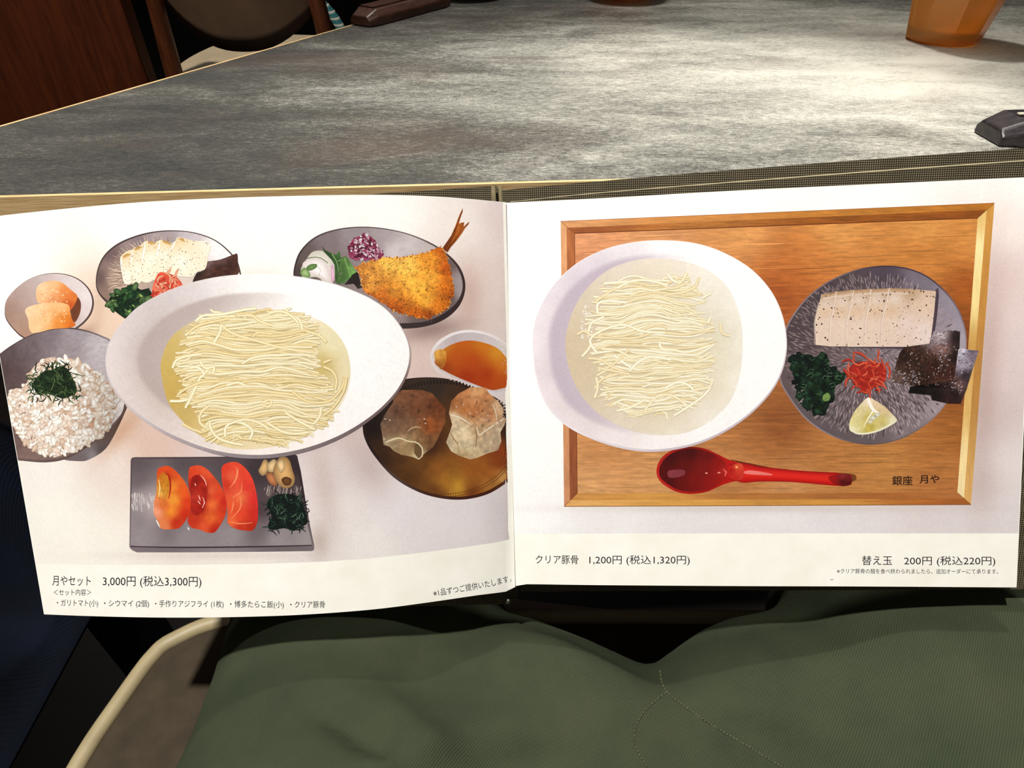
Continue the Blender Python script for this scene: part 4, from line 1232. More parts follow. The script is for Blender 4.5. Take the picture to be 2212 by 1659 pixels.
for j, (pts, ct) in enumerate(T_):
    q = PL(4 + j)
    pz = Z(pts, 260, 970, 5.027)
    q.blob(pz, idw(ct, 3.0, .14, 7, j), step=3.5)
    if j == 0:
        q.blob(Z([(405, 330), (440, 270), (490, 250), (525, 300), (535, 400), (520, 500), (490, 580), (450, 640), (420, 560), (400, 440)], 260, 970, 5.027), idw([(345, 1030, (206, 120, 40)), (355, 1040, (198, 130, 36)), (348, 1065, (230, 176, 84)), (350, 1085, (222, 120, 60)), (358, 1060, (206, 140, 44))], 2.5, .3, 5), up=1.5e-5, step=3)
        q.line(Z([(480, 255), (530, 300), (545, 420), (525, 540)], 260, 970, 5.027), [2, 4, 3, 1.5], (176, 36, 18), 2.4e-5)
        hl = [(430, 1.5)]
        q.line(Z([(415, 330), (430, 420), (415, 520)], 260, 970, 5.027), [1, 3, 1], (250, 214, 150), 2.6e-5)
        q.line(Z([(390, 770), (430, 850)], 260, 970, 5.027), [2, 3, 1], (252, 236, 226), 2.6e-5)
    elif j == 1:
        q.blob(Z([(770, 330), (830, 280), (890, 300), (930, 380), (945, 480), (925, 600), (890, 680), (830, 720), (780, 680), (770, 520)], 260, 970, 5.027), idw([(420, 1040, (150, 28, 18)), (438, 1050, (176, 40, 26)), (435, 1090, (166, 32, 22)), (425, 1075, (196, 62, 46))], 2.5, .35, 4), up=1.5e-5, step=3)
        for a in ([(895, 520), (915, 580), (890, 640)], [(870, 285), (920, 340), (935, 400)], [(850, 500), (870, 560)], [(810, 370), (820, 400)], [(840, 560), (870, 600)]):
            q.line(Z(a, 260, 970, 5.027), [.8, 2.4, 1], (250, 196, 180), 2.6e-5)
        q.line(Z([(730, 850), (750, 880)], 260, 970, 5.027), [2, 3, 1], (250, 236, 230), 2.6e-5)
    else:
        for a in ([(1250, 190), (1270, 260), (1240, 350), (1190, 420)], [(1280, 200), (1270, 300), (1230, 380)], [(1210, 540), (1270, 490), (1310, 470), (1320, 360)], [(1300, 500), (1310, 620), (1260, 700), (1200, 760)], [(1230, 560), (1220, 640), (1200, 700)], [(1180, 790), (1300, 810), (1440, 800)]):
            q.line(Z(a, 260, 970, 5.027), [.8, 2.6, 2, .8], (246, 150, 104), 2.0e-5)
    q.build('printed_tomato_wedge', ['orange tomato wedge at the end in the print', 'middle tomato wedge with dark seeds in the print', 'red tomato wedge next to the ginger in the print'][j])
q = PL(5)
for j, (pts, c) in enumerate([([(1520, 190), (1560, 115), (1600, 130), (1610, 180), (1590, 260), (1540, 290), (1500, 240)], (222, 182, 128)), ([(1590, 180), (1660, 110), (1700, 140), (1680, 230), (1620, 260)], (232, 200, 152)), ([(1580, 270), (1640, 250), (1690, 320), (1700, 400), (1640, 390), (1600, 340)], (196, 130, 88)),
                              ([(1660, 230), (1720, 100), (1790, 85), (1840, 130), (1870, 230), (1895, 320), (1870, 400), (1780, 425), (1700, 360)], (222, 176, 116)), ([(1750, 330), (1800, 300), (1860, 330), (1840, 390), (1780, 390)], (120, 78, 46)), ([(1700, 150), (1760, 110), (1790, 200), (1740, 260)], (240, 206, 156))]):
    a_ = np.array(c, float)
    q.blob(Z(pts, 260, 970, 5.027), (lambda P, T, a=a_: a[None] * (1.04 - .34 * T[:, None] ** 2)), up=j * 8e-6, step=3)
q.build('printed_ginger_pickle')
q = PL(5)
hg = Z([(1590, 600), (1680, 500), (1850, 490), (1960, 540), (2000, 650), (2030, 800), (1940, 850), (1880, 890), (1780, 860), (1650, 880), (1600, 840), (1640, 720)], 260, 970, 5.027)
q.blob(hg, flat((18, 30, 26), .4, 6), step=4)
tangle(q, hg, 150, [(26, 44, 36), (18, 32, 28), (42, 72, 54), (30, 54, 44), (92, 118, 96), (14, 22, 20)], 2.4, 17)
q.line(Z([(1600, 880), (1630, 900), (1660, 890), (1700, 935)], 260, 970, 5.027), [1, 3, 3, 1], (24, 34, 32), 5e-4)
q.line(Z([(2000, 640), (2050, 650), (2055, 680)], 260, 970, 5.027), [1, 2, 1], (24, 24, 30), 5e-4)
q.build('printed_shredded_herb', 'dark shredded herb beside the tomato wedges in the print')

# ------------------------------------------------------------------ the print on the right page (tray)
p = PR(1)
bgR = idw([(1110, 460, (255, 255, 254)), (1500, 440, (255, 255, 253)), (1900, 420, (255, 253, 250)), (2180, 400, (255, 252, 248)), (1130, 800, (255, 255, 254)), (1150, 1100, (253, 251, 250)), (1130, 1000, (255, 254, 252)), (1500, 1125, (236, 231, 231)), (1300, 1125, (244, 240, 239)), (1800, 1125, (235, 229, 230)), (2100, 1125, (232, 224, 225)), (2180, 1100, (232, 224, 224)), (2170, 480, (252, 238, 232)), (2180, 600, (232, 212, 208)), (2140, 900, (216, 198, 196)), (2180, 800, (228, 210, 208)), (2190, 1000, (234, 224, 222)), (2120, 1060, (214, 198, 194)), (1700, 1140, (238, 233, 233))], 3.0, .02, 40)
bgR = soft(bgR, [(2130, 800, 30, 260, 4, (190, 164, 156), .55), (1660, 1098, 420, 9, 0, (206, 190, 182), .5)])
grid_print(p, [(1097, 441), (1300, 431), (1600, 414), (1900, 400), (2233, 385)], [(1112, 1153), (1400, 1152), (1800, 1152), (2200, 1152)], bgR, 190, 120)
p.build('printed_backdrop')

p = PR(3)
O4 = [(1211, 478), (2148, 438.5), (2097.5, 1090), (1218.5, 1094)]
I4 = [(1241, 504), (2112, 471), (2068, 1064), (1247, 1066)]
M4 = [(1224, 492), (2131, 453), (2082, 1077), (1231, 1081)]


def quad(p, a, b, c, d, color, up=0.0, nu=70, nv=5):
    a, b, c, d = map(np.array, (a, b, c, d))
    P = np.concatenate([(a + (b - a) * t) * (1 - s) + (d + (c - d) * t) * s for s in np.linspace(0, 1, nv) for t in np.linspace(0, 1, nu)])
    P = P.reshape(-1, 2)
    Fc = [(j * nu + i, j * nu + i + 1, (j + 1) * nu + i + 1, (j + 1) * nu + i) for j in range(nv - 1) for i in range(nu - 1)]
    p.add(P, Fc, color(P), up)


def grain(fn, amp, sx, sy, seed):
    def g(P):
        n = fbm(P[:, 0] / sx, P[:, 1] / sy, 1.0, 4, seed) - .5
        return fn(P) * (1 + amp * n[:, None])
    return g


floorc = idw([(1260, 520, (224, 160, 116)), (1400, 512, (226, 164, 112)), (1600, 500, (222, 160, 98)), (1800, 500, (220, 158, 90)), (2000, 490, (218, 156, 86)), (2100, 520, (214, 148, 78)), (1260, 580, (216, 148, 104)), (1720, 600, (190, 112, 54)), (1690, 640, (170, 92, 44)), (1760, 560, (206, 134, 70)), (2090, 620, (176, 100, 42)), (2080, 800, (132, 74, 34)), (2080, 950, (170, 108, 52)), (1680, 920, (150, 92, 50)), (1640, 960, (176, 116, 66)), (1600, 1000, (196, 138, 86)), (1300, 980, (206, 148, 96)), (1280, 1040, (216, 164, 112)), (1400, 1050, (214, 160, 106)), (1800, 985, (190, 130, 74)), (1900, 1010, (196, 138, 78)), (2050, 1010, (190, 128, 70)), (2040, 1055, (186, 122, 70)), (1700, 1055, (206, 150, 98)), (2000, 560, (206, 136, 68)), (2050, 700, (140, 78, 34))], 3)
quad(p, *I4, grain(floorc, .30, 26, 2.2, 3), 0, 170, 190)
quad(p, O4[0], O4[1], M4[1], M4[0], grain(idw([(1220, 480, (226, 168, 118)), (1500, 470, (206, 142, 78)), (1800, 458, (196, 132, 58)), (2130, 444, (190, 124, 48))], 2.2), .35, 40, 3, 1), 0, 120, 6)
quad(p, M4[0], M4[1], I4[1], I4[0], grain(idw([(1235, 498, (160, 92, 50)), (1500, 486, (190, 128, 64)), (1800, 472, (156, 92, 34)), (2110, 462, (150, 86, 34))], 2.2), .5, 60, 2.5, 2), 0, 120, 8)
quad(p, O4[0], M4[0], M4[3], O4[3], grain(idw([(1217, 500, (232, 176, 130)), (1225, 700, (222, 160, 112)), (1222, 1080, (206, 148, 108))], 2.2), .2, 4, 30, 4), 1e-5, 4, 70)
quad(p, M4[0], I4[0], I4[3], M4[3], grain(idw([(1233, 510, (190, 118, 70)), (1235, 700, (176, 106, 60)), (1240, 1060, (150, 88, 56))], 2.2), .3, 4, 30, 5), 1e-5, 5, 70)
quad(p, M4[1], O4[1], O4[2], M4[2], grain(idw([(2140, 450, (214, 160, 84)), (2125, 600, (206, 150, 74)), (2110, 800, (190, 140, 76)), (2092, 1080, (222, 178, 112))], 2.2), .15, 4, 40, 6), 1e-5, 5, 70)
quad(p, I4[1], M4[1], M4[2], I4[2], grain(idw([(2120, 465, (232, 196, 126)), (2115, 540, (252, 234, 176)), (2100, 640, (248, 226, 160)), (2096, 760, (206, 160, 90)), (2088, 880, (226, 186, 116)), (2078, 1000, (250, 226, 170)), (2074, 1060, (250, 228, 180))], 2.6), .1, 4, 40, 7), 1.5e-5, 6, 70)
quad(p, I4[3], I4[2], M4[2], M4[3], grain(idw([(1250, 1072, (206, 150, 84)), (1400, 1073, (214, 160, 84)), (1600, 1072, (186, 124, 68)), (1900, 1071, (172, 108, 58)), (2070, 1070, (186, 122, 70))], 2.2), .2, 50, 3, 8), 0, 120, 6)
quad(p, M4[3], M4[2], O4[2], O4[3], grain(idw([(1230, 1087, (226, 176, 112)), (1500, 1086, (222, 168, 88)), (1800, 1085, (214, 158, 80)), (2000, 1084, (186, 116, 56)), (2085, 1084, (170, 100, 50))], 2.2), .25, 60, 3, 9), 0, 120, 6)
for a in ((O4[0], I4[0]), (O4[2], I4[2]), (O4[3], I4[3]), (O4[1], I4[1])):
    p.line(list(a), .9, (140, 84, 46), 3e-5)
p.line([I4[0], I4[1]], 2.0, (122, 62, 24), 3e-5); p.line([I4[0], I4[3]], 1.6, (134, 76, 44), 3e-5)
p.line([O4[3], O4[2]], 1.4, (150, 98, 60), 3e-5); p.line([O4[0], O4[1]], 1.0, (170, 108, 60), 3e-5)
RR = random.Random(4)
for i in range(420):
    y = 478 + RR.random() * 580
    x = 1250 + RR.random() * 800
    ll = 30 + RR.random() * 130
    t = (y - 480) / 590
    xe = 2108 - 44 * t
    if x + ll > xe: ll = xe - x - 3
    yt = 504 - 33 * (x - 1241) / 871
    if y < yt + 4 or ll < 10: continue
    c = floorc(np.array([(x, y)]))[0] * RR.choice([.78, .86, .9, 1.1, 1.14])
    sl = -.038 * (1 - t)
    p.line([(x, y), (x + ll / 2, y + sl * ll / 2 + RR.random() - .5), (x + ll, y + sl * ll)], [.3, .9 + RR.random() * .7, .3], tuple(c), 1.6e-5 + i * 2e-8)
p.build('printed_wooden_tray')

# tray bowl
p = PR(9)
p.clip = lambda P: np.stack([np.maximum(P[:, 0], gut(P[:, 1]) + 8), P[:, 1]], 1)
B2 = [(1149, 745), (1153, 700), (1170, 655), (1200, 610), (1250, 566), (1310, 537), (1370, 523), (1432, 519), (1500, 525), (1560, 544), (1620, 579), (1664, 626), (1690, 680), (1700, 739), (1693, 792), (1671, 840), (1631, 886), (1580, 925), (1520, 955), (1460, 971), (1401, 976), (1340, 968), (1280, 949), (1225, 921), (1184, 880), (1158, 820)]
p.blob(B2, idw([(1150, 740, (252, 247, 248)), (1250, 568, (250, 244, 246)), (1432, 520, (252, 248, 248)), (1660, 625, (248, 240, 238)), (1699, 739, (226, 210, 212)), (1670, 842, (206, 190, 196)), (1580, 926, (206, 192, 200)), (1460, 972, (206, 194, 202)), (1340, 968, (226, 216, 222)), (1225, 920, (240, 232, 236))], 2.4))
b2 = np.array(B2); c_ = np.array([1425., 745.]); b2 = c_ + (b2 - c_) * [.992, .986] + [0, -2]
p.blob(b2, crescent(idw([(1160, 745, (250, 243, 246)), (1180, 680, (248, 240, 243)), (1210, 620, (240, 230, 236)), (1270, 565, (238, 228, 234)), (1340, 535, (248, 242, 244)), (1432, 530, (254, 251, 251)), (1550, 560, (255, 254, 253)), (1640, 640, (255, 254, 253)), (1685, 740, (255, 253, 252)), (1640, 860, (255, 253, 252)), (1540, 935, (255, 251, 250)), (1420, 965, (251, 245, 244)), (1320, 950, (246, 237, 238)), (1240, 905, (240, 229, 232)), (1185, 850, (246, 237, 240)),
               (1205, 745, (212, 198, 206)), (1215, 690, (206, 192, 202)), (1250, 630, (202, 190, 202)), (1300, 585, (212, 202, 212)), (1350, 565, (228, 220, 226)), (1212, 800, (214, 200, 205)), (1235, 860, (218, 204, 206)), (1280, 905, (226, 214, 214)), (1340, 935, (240, 230, 228)), (1620, 745, (255, 253, 251)), (1570, 620, (255, 254, 252)), (1560, 880, (254, 250, 247))], 4.0, .03, 6, 1, 1.2), 1425, 745, 275, 225, 190, .875, (198, 184, 196), .85), up=2e-5, step=6)
p.build('printed_ramen_bowl', 'white bowl on the wooden tray in the print')
q = PR(11)
BR2 = [(1221, 745), (1228, 700), (1246, 655), (1275, 615), (1320, 580), (1375, 562), (1432, 558), (1490, 568), (1540, 590), (1578, 630), (1600, 690), (1604, 750), (1598, 810), (1578, 865), (1540, 905), (1490, 932), (1432, 940), (1370, 932), (1310, 905), (1262, 862), (1232, 805)]
q.blob(BR2, idw([(1228, 745, (214, 196, 168)), (1240, 690, (218, 202, 178)), (1275, 625, (222, 208, 190)), (1330, 582, (232, 220, 206)), (1432, 562, (242, 232, 220)), (1530, 590, (252, 247, 240)), (1590, 660, (254, 251, 246)), (1602, 750, (254, 251, 246)), (1590, 830, (254, 251, 246)), (1540, 900, (252, 246, 238)), (1450, 936, (244, 235, 222)), (1340, 920, (230, 216, 200)), (1265, 860, (218, 202, 178)), (1235, 800, (214, 197, 168)), (1350, 750, (214, 196, 160)), (1450, 750, (220, 204, 172)), (1550, 720, (214, 204, 178)), (1570, 770, (226, 216, 190)), (1545, 840, (222, 208, 180)), (1440, 880, (216, 200, 170)), (1430, 620, (226, 212, 188)), (1540, 650, (232, 224, 206))], 3.2, .05, 8, 1, .8), step=8)
q.build('printed_broth', 'pale broth in the bowl on the tray in the print')
q = PR(13)
nl2 = ends([(590, 1400), (605, 1300), (630, 1290), (660, 1275), (690, 1262), (720, 1270), (750, 1270), (780, 1275), (800, 1290), (830, 1285), (855, 1290), (880, 1330), (895, 1380)])
nr2 = ends([(590, 1500), (605, 1508), (630, 1520), (660, 1525), (690, 1540), (720, 1550), (750, 1550), (780, 1545), (800, 1550), (830, 1540), (855, 1525), (880, 1510), (895, 1440)])
lp2 = [Z(a, 1140, 430, 2.91) for a in (
    [(880, 470), (910, 510), (950, 525)], [(1000, 460), (970, 515), (940, 530)], [(1075, 490), (1060, 540), (1000, 580), (880, 600)], [(430, 640), (520, 580), (660, 510), (800, 520), (900, 560), (1000, 530)], [(440, 720), (440, 660), (500, 640), (620, 650)], [(380, 850), (400, 780), (480, 740)],
    [(340, 990), (390, 930), (400, 870), (480, 820), (600, 790), (720, 830), (860, 840)], [(440, 970), (400, 920), (390, 880)], [(540, 980), (620, 1040), (680, 1070)], [(640, 1080), (700, 1020), (780, 990), (900, 1010)], [(420, 1190), (470, 1130), (560, 1100)], [(420, 1250), (440, 1180), (430, 1120)], [(720, 1350), (780, 1270), (840, 1230), (920, 1240), (990, 1290)],
    [(920, 1360), (1000, 1310), (1100, 1240), (1150, 1180)], [(560, 1330), (640, 1310), (740, 1260)], [(860, 1190), (940, 1150), (1010, 1170), (1040, 1200)], [(830, 900), (840, 940), (920, 950), (1010, 960), (1150, 920)], [(500, 1060), (560, 1020), (640, 940)], [(1210, 780), (1220, 840), (1270, 860)], [(310, 850), (350, 830), (390, 850)], [(1130, 780), (1150, 740)], [(480, 530), (600, 520), (700, 510)], [(560, 560), (640, 520), (740, 510), (880, 540)],
    [(1100, 620), (1150, 590)], [(460, 940), (560, 950), (640, 990), (700, 990)], [(380, 1000), (460, 1010), (520, 1050), (600, 1080)], [(440, 1060), (540, 1080), (640, 1100)], [(1040, 1200), (1140, 1180), (1160, 1140)], [(640, 1350), (720, 1340), (800, 1320)])]
noodles(q, nl2, nr2, np.linspace(604, 892, 46), 8, 5.8, [(254, 247, 226), (251, 241, 214), (255, 250, 234), (246, 232, 200)], lp2, 8, 3.2, 3, .84)
for i in range(60):
    a = RR.random() * 6.28
    x, y = 1262 + RR.random() * 25 - 8, 660 + RR.random() * 70
    q.ellipse(x, y, .8 + RR.random() * 1.6, .8 + RR.random() * 1.2, 0, flat((252, 248, 240)), 2e-5, step=2)
q.build('printed_noodles', 'pale noodles in the bowl on the tray in the print')

# ridged plate on the tray
p = PR(4)
PLT = Z([(90, 1020), (100, 900), (115, 760), (150, 600), (240, 450), (360, 320), (520, 210), (700, 135), (860, 100), (1000, 92), (1150, 110), (1300, 165), (1430, 260), (1530, 370), (1600, 490), (1640, 620), (1650, 760), (1630, 900), (1590, 1050), (1510, 1200), (1400, 1340), (1250, 1460), (1080, 1545), (900, 1582), (740, 1575), (570, 1530), (420, 1455), (290, 1350), (190, 1220), (120, 1110)], 1660, 550, 3.858)
p.blob(PLT, idw([(1684, 814, (150, 136, 140)), (1700, 700, (150, 138, 144)), (1800, 600, (130, 116, 124)), (1906, 575, (62, 50, 66)), (2000, 600, (70, 58, 72)), (2060, 680, (126, 116, 128)), (2086, 740, (170, 160, 168)), (2040, 880, (160, 146, 150)), (1950, 950, (120, 106, 110)), (1880, 960, (96, 84, 90)), (1760, 915, (156, 142, 148))], 2.4))
pi_ = np.array(PLT); c_ = np.array([1884., 767.]); pi_ = c_ + (pi_ - c_) * .985
p.blob(pi_, idw([(1692, 800, (108, 92, 94)), (1710, 720, (88, 74, 78)), (1760, 640, (84, 72, 76)), (1830, 600, (88, 76, 80)), (1910, 583, (88, 76, 88)), (1990, 600, (130, 120, 132)), (2050, 660, (156, 146, 158)), (2080, 730, (176, 166, 176)), (2070, 800, (160, 148, 154)), (2030, 880, (176, 162, 166)), (1960, 940, (142, 128, 132)), (1880, 952, (110, 98, 100)), (1780, 915, (106, 94, 98)), (1720, 860, (104, 92, 94)), (1890, 770, (136, 122, 128)), (1850, 780, (116, 100, 102)), (1900, 880, (104, 88, 90)), (1960, 860, (118, 102, 106)), (1780, 760, (104, 88, 90))], 3, .12, 8), up=2e-5, step=8)
RG = random.Random(9)
ii = 0
for r_ in np.arange(16, 184, 9.5):
    n_ = int(2 * math.pi * r_ / 5.2)
    for i in range(n_):
        a = 2 * math.pi * (i + RG.random() * .7) / n_
        if RG.random() < .10: continue
        ll = 8 + RG.random() * 9
        rr_ = r_ + (RG.random() - .5) * 8
        tw = (RG.random() - .5) * .5 + .55 * math.sin(a * 2.0 + 1.0) * (1 - r_ / 190)
        x, y = 1886 + rr_ * 1.07 * math.cos(a), 767 + rr_ * 1.0 * math.sin(a)
        dx, dy = math.cos(a + tw) * ll / 2, math.sin(a + tw) * ll / 2
        lit = .5 + .5 * math.cos(a - .6)
        k_ = RG.random()
        c = (126 + 34 * lit + 30 * k_, 110 + 34 * lit + 28 * k_, 110 + 38 * lit + 28 * k_) if RG.random() < .8 else (78, 66, 68)
        if rr_ > 177: continue
        p.line([(x - dx, y - dy), (x, y), (x + dx, y + dy)], [.5, 2.6, .5], c, 3e-5 + ii * 1.5e-8)
        ii += 1
p.build('printed_ridged_plate')
SLR = [[(440, 330), (580, 305), (545, 450), (520, 600), (515, 765), (395, 752), (390, 560), (425, 400)], [(565, 310), (710, 292), (690, 450), (655, 600), (650, 765), (512, 765), (518, 560), (550, 420)], [(705, 295), (860, 285), (840, 440), (808, 600), (805, 768), (648, 768), (655, 560), (692, 420)], [(855, 288), (1010, 280), (985, 440), (945, 600), (940, 768), (800, 768), (808, 560), (842, 400)],
       [(1005, 280), (1180, 285), (1395, 305), (1380, 480), (1355, 680), (1340, 740), (1250, 768), (938, 768), (945, 560), (985, 400)]]
for j, pts in enumerate(SLR):
    q = PR(8 + j)
    pz = Z(pts, 1660, 550, 3.858)
    x0 = min(a[0] for a in pz)
    q.blob(pz, idw([(pz[0][0] + 8, pz[0][1] + 4, (196, 166, 136)), (pz[1][0] - 3, pz[1][1] + 5, (190, 160, 128)), (pz[0][0] + 12, pz[0][1] + 20, (232, 216, 206)), (x0 + 22, 672, (222, 192, 162)), (x0 + 22, 700, (230, 208, 192)), (x0 + 20, 740, (228, 206, 190)), (x0 + 50, 700, (230, 210, 200)), (x0 + 90, 660, (226, 200, 180)), (x0 + 90, 720, (232, 214, 206))], 2.6, .06, 6, j), True, step=5)
    lx = [pz[-1], pz[-2], pz[-3]] if j == 0 else [pz[0], pz[-1], pz[-2], pz[-3]]
    q.line(lx, [1, 1.8, 1.2, .6], (238, 222, 210), 2e-5, False)
    q.ribbon([(pz[0][0] + 3, pz[0][1] + 6), (pz[1][0] - 2, pz[1][1] + 6)], 12, [(-1, (176, 142, 108)), (0, (198, 166, 134)), (1, (230, 212, 198))], 3e-5)
    q.line([(a[0] - 2.2, a[1]) for a in lx], [1, 1.6, 1], (212, 190, 174), 1.5e-5, False)
    nn = 60 if j < 4 else 150
    for i in range(nn):
        t = np.array(pz); a = rand_in(np.array(t), RG)
        s = RG.random() ** 3
        if a[1] > 690 and RG.random() < .45: continue
        q.ellipse(a[0], a[1], .5 + 2.0 * s, .5 + 1.2 * s, RG.random() * 180, flat(RG.choice([(60, 36, 28), (40, 26, 22), (110, 76, 54), (150, 110, 84)])), 4e-5, step=1.6)
    q.build('printed_pork_slice')
q = PR(5)
q.blob(Z([(410, 760), (900, 780), (1260, 780), (1370, 700), (1420, 330), (1390, 310), (1330, 700), (1240, 760)], 1660, 550, 3.858), flat((84, 70, 80), .1), up=6e-5, step=6)
q.blob(Z([(1090, 820), (1130, 770), (1340, 740), (1370, 640), (1480, 630), (1595, 640), (1590, 780), (1560, 1120), (1350, 1110), (1020, 1060), (1040, 980)], 1660, 550, 3.858), idw([(1945, 770, (46, 28, 22)), (1985, 770, (60, 38, 28)), (2010, 730, (150, 132, 136)), (2030, 722, (196, 184, 188)), (2040, 760, (150, 112, 104)), (2065, 730, (36, 26, 26)), (2020, 790, (56, 30, 22)), (1960, 800, (66, 44, 34)), (1940, 815, (112, 92, 84)), (1990, 825, (48, 30, 24)), (2050, 800, (70, 40, 32)), (2060, 770, (30, 18, 18)), (2030, 830, (80, 50, 40))], 3, .7, 5, 2), True, step=3, up=5.5e-4)
q.blob(Z([(1580, 790), (1600, 780), (1690, 795), (1750, 800), (1700, 950), (1650, 1120), (1600, 1240), (1500, 1240), (1360, 1210), (1350, 1170), (1165, 1150), (1180, 1100), (1380, 1110), (1510, 1115), (1550, 1000)], 1660, 550, 3.858), idw([(2075, 760, (206, 200, 214)), (2100, 765, (120, 106, 120)), (2080, 790, (170, 160, 176)), (2085, 810, (56, 44, 50)), (2070, 830, (120, 90, 84)), (2060, 850, (40, 26, 26)), (1980, 845, (18, 12, 14)), (2020, 855, (30, 20, 20)), (2050, 870, (60, 36, 32))], 3, .6, 5, 3), True, step=3, up=5.8e-4, center=(2070, 820))
for i in range(260):
    x, y = 1935 + RG.random() * 130, 745 + RG.random() * 90
    if x < 1960 and y < 760: continue
    q.ellipse(x, y, .7 + RG.random() * 1.6, .6 + RG.random() * .8, RG.random() * 180, flat(RG.choice([(130, 92, 76), (30, 18, 16), (92, 60, 46), (176, 150, 140), (24, 14, 12)])), 6.2e-4, step=2)
for (x0, x1, y0, y1, n_) in ((2008, 2046, 716, 748, 40), (2024, 2052, 745, 800, 40), (2068, 2096, 756, 812, 60), (1925, 1985, 800, 828, 60), (2050, 2080, 822, 855, 16)):
    for i in range(n_):
        x, y = x0 + RG.random() * (x1 - x0), y0 + RG.random() * (y1 - y0)
        k_ = RG.random()
        q.ellipse(x, y, .8 + RG.random() * 2.6, .5 + RG.random() * .8, -60 + RG.random() * 50, flat((96 + 110 * k_, 82 + 112 * k_, 88 + 116 * k_)), 6.4e-4, step=2)
q.build('printed_seaweed_sheet', 'glossy dark seaweed on the ridged plate in the print')
q = PR(6)
GO = Z([(185, 870), (230, 840), (330, 830), (400, 850), (440, 810), (490, 840), (500, 920), (570, 980), (640, 990), (620, 1060), (560, 1100), (540, 1180), (480, 1230), (480, 1330), (400, 1330), (340, 1300), (250, 1220), (220, 1080), (200, 960)], 1660, 550, 3.858)
greens(q, GO, 130, [(20, 40, 30), (28, 54, 36), (16, 30, 24), (36, 66, 44), (22, 44, 36), (50, 84, 56)], 8, 7e-5, 0)
for i in range(30):
    w = rand_in(np.array(GO), RG)
    a0 = RG.random() * 6.28
    r = 4 + RG.random() * 4
    q.line([(w[0] + r * math.cos(a0 + t), w[1] + r * .7 * math.sin(a0 + t)) for t in np.linspace(0, 5, 8)], 1.3, RG.choice([(66, 100, 70), (90, 124, 90), (50, 80, 60)]), 4.5e-4 + i * 2e-6)
q.blob(Z([(450, 1180), (490, 1150), (515, 1180), (500, 1215), (460, 1220)], 1660, 550, 3.858), flat((122, 150, 84), .4, 4), up=5.2e-4, step=2.5)
q.build('printed_spring_onion', 'dark chopped spring onion on the ridged plate in the print')
q = PR(14)
GI = Z([(640, 950), (700, 890), (790, 870), (900, 880), (980, 900), (1010, 980), (970, 1090), (860, 1140), (780, 1160), (700, 1080)], 1660, 550, 3.858)
q.blob(np.array(GI) * .85 + np.array(GI).mean(0) * .15, flat((170, 46, 34), .4, 5), up=2e-4, step=4)
tangle(q, GI, 60, [(214, 74, 52), (190, 54, 38), (226, 110, 80), (168, 42, 30), (206, 86, 60)], 4.2, 22, 2.1e-4, .8)
for a in ([(710, 810), (780, 830), (820, 870)], [(625, 945), (670, 1000), (720, 1060), (740, 1110)], [(760, 1130), (820, 1150), (850, 1110), (830, 1080)], [(640, 1100), (650, 1040), (700, 1000)], [(980, 900), (1010, 970), (1000, 1040)], [(880, 1060), (960, 1100)]):
    q.ribbon(Z(a, 1660, 550, 3.858), [2, 5, 5, 2], [(-1, (150, 44, 30)), (0, (222, 96, 68)), (1, (160, 50, 36))], 4e-4, step=4)
q.build('printed_pickled_ginger', 'red pickled ginger on the ridged plate in the print')
q = PR(14)
q.blob(Z([(830, 1190), (880, 1210), (970, 1270), (1040, 1340), (1068, 1385), (990, 1440), (880, 1485), (790, 1498), (700, 1480), (672, 1450), (680, 1380), (720, 1300), (780, 1230)], 1660, 550, 3.858), idw([(1870, 865, (236, 222, 196)), (1890, 870, (232, 206, 176)), (1910, 885, (222, 196, 156)), (1845, 910, (222, 212, 150)), (1860, 890, (226, 212, 164)), (1875, 900, (206, 190, 108)), (1880, 925, (198, 180, 86)), (1905, 910, (206, 190, 120)), (1930, 910, (232, 226, 196)), (1840, 930, (236, 232, 196)), (1900, 930, (216, 206, 146))], 2.8, .18, 5), up=2e-4, step=3)
q.line(Z([(830, 1195), (850, 1260), (880, 1300), (920, 1320)], 1660, 550, 3.858), [5, 7, 6, 3], (252, 246, 238), 2.2e-4)
q.line(Z([(870, 1300), (820, 1380), (790, 1440)], 1660, 550, 3.858), [4, 2.5, 1], (250, 244, 226), 2.2e-4)
q.line(Z([(675, 1445), (720, 1485), (800, 1492), (900, 1470), (1000, 1425), (1064, 1384)], 1660, 550, 3.858), [3, 4, 4, 4, 4, 2], (238, 232, 206), 2.2e-4)
for x, y, r in ((870, 1360, 8), (905, 1335, 7), (850, 1390, 6)):
    a = Z([(x, y)], 1660, 550, 3.858)[0]
    q.ellipse(a[0], a[1], r, r * .62, -30, (lambda P, T: np.array([[240, 236, 214]]) * (1 - .16 * T[:, None])), 2.4e-4, step=2.5)
q.build('printed_citrus_wedge')
# spoon
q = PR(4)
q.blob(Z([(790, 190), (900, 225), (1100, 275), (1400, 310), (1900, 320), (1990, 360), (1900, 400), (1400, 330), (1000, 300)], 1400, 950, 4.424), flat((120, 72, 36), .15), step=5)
q.blob(Z([(80, 320), (90, 240), (140, 160), (230, 100), (340, 72), (450, 68), (560, 90), (680, 145), (760, 185), (860, 215), (960, 240), (1040, 255), (1040, 385), (900, 390), (810, 400), (700, 435), (580, 490), (480, 512), (380, 517), (280, 500), (180, 450), (110, 390)], 1400, 950, 4.424),
       idw([(1421, 1022, (196, 44, 34)), (1440, 985, (176, 36, 30)), (1490, 967, (120, 20, 18)), (1540, 975, (170, 28, 24)), (1590, 998, (196, 30, 26)), (1620, 1020, (206, 36, 28)), (1580, 1045, (186, 24, 20)), (1520, 1062, (160, 20, 18)), (1470, 1063, (176, 30, 26)), (1435, 1045, (190, 40, 32))], 2.4, .05), up=1.4e-5, step=5, center=(1500, 1018))
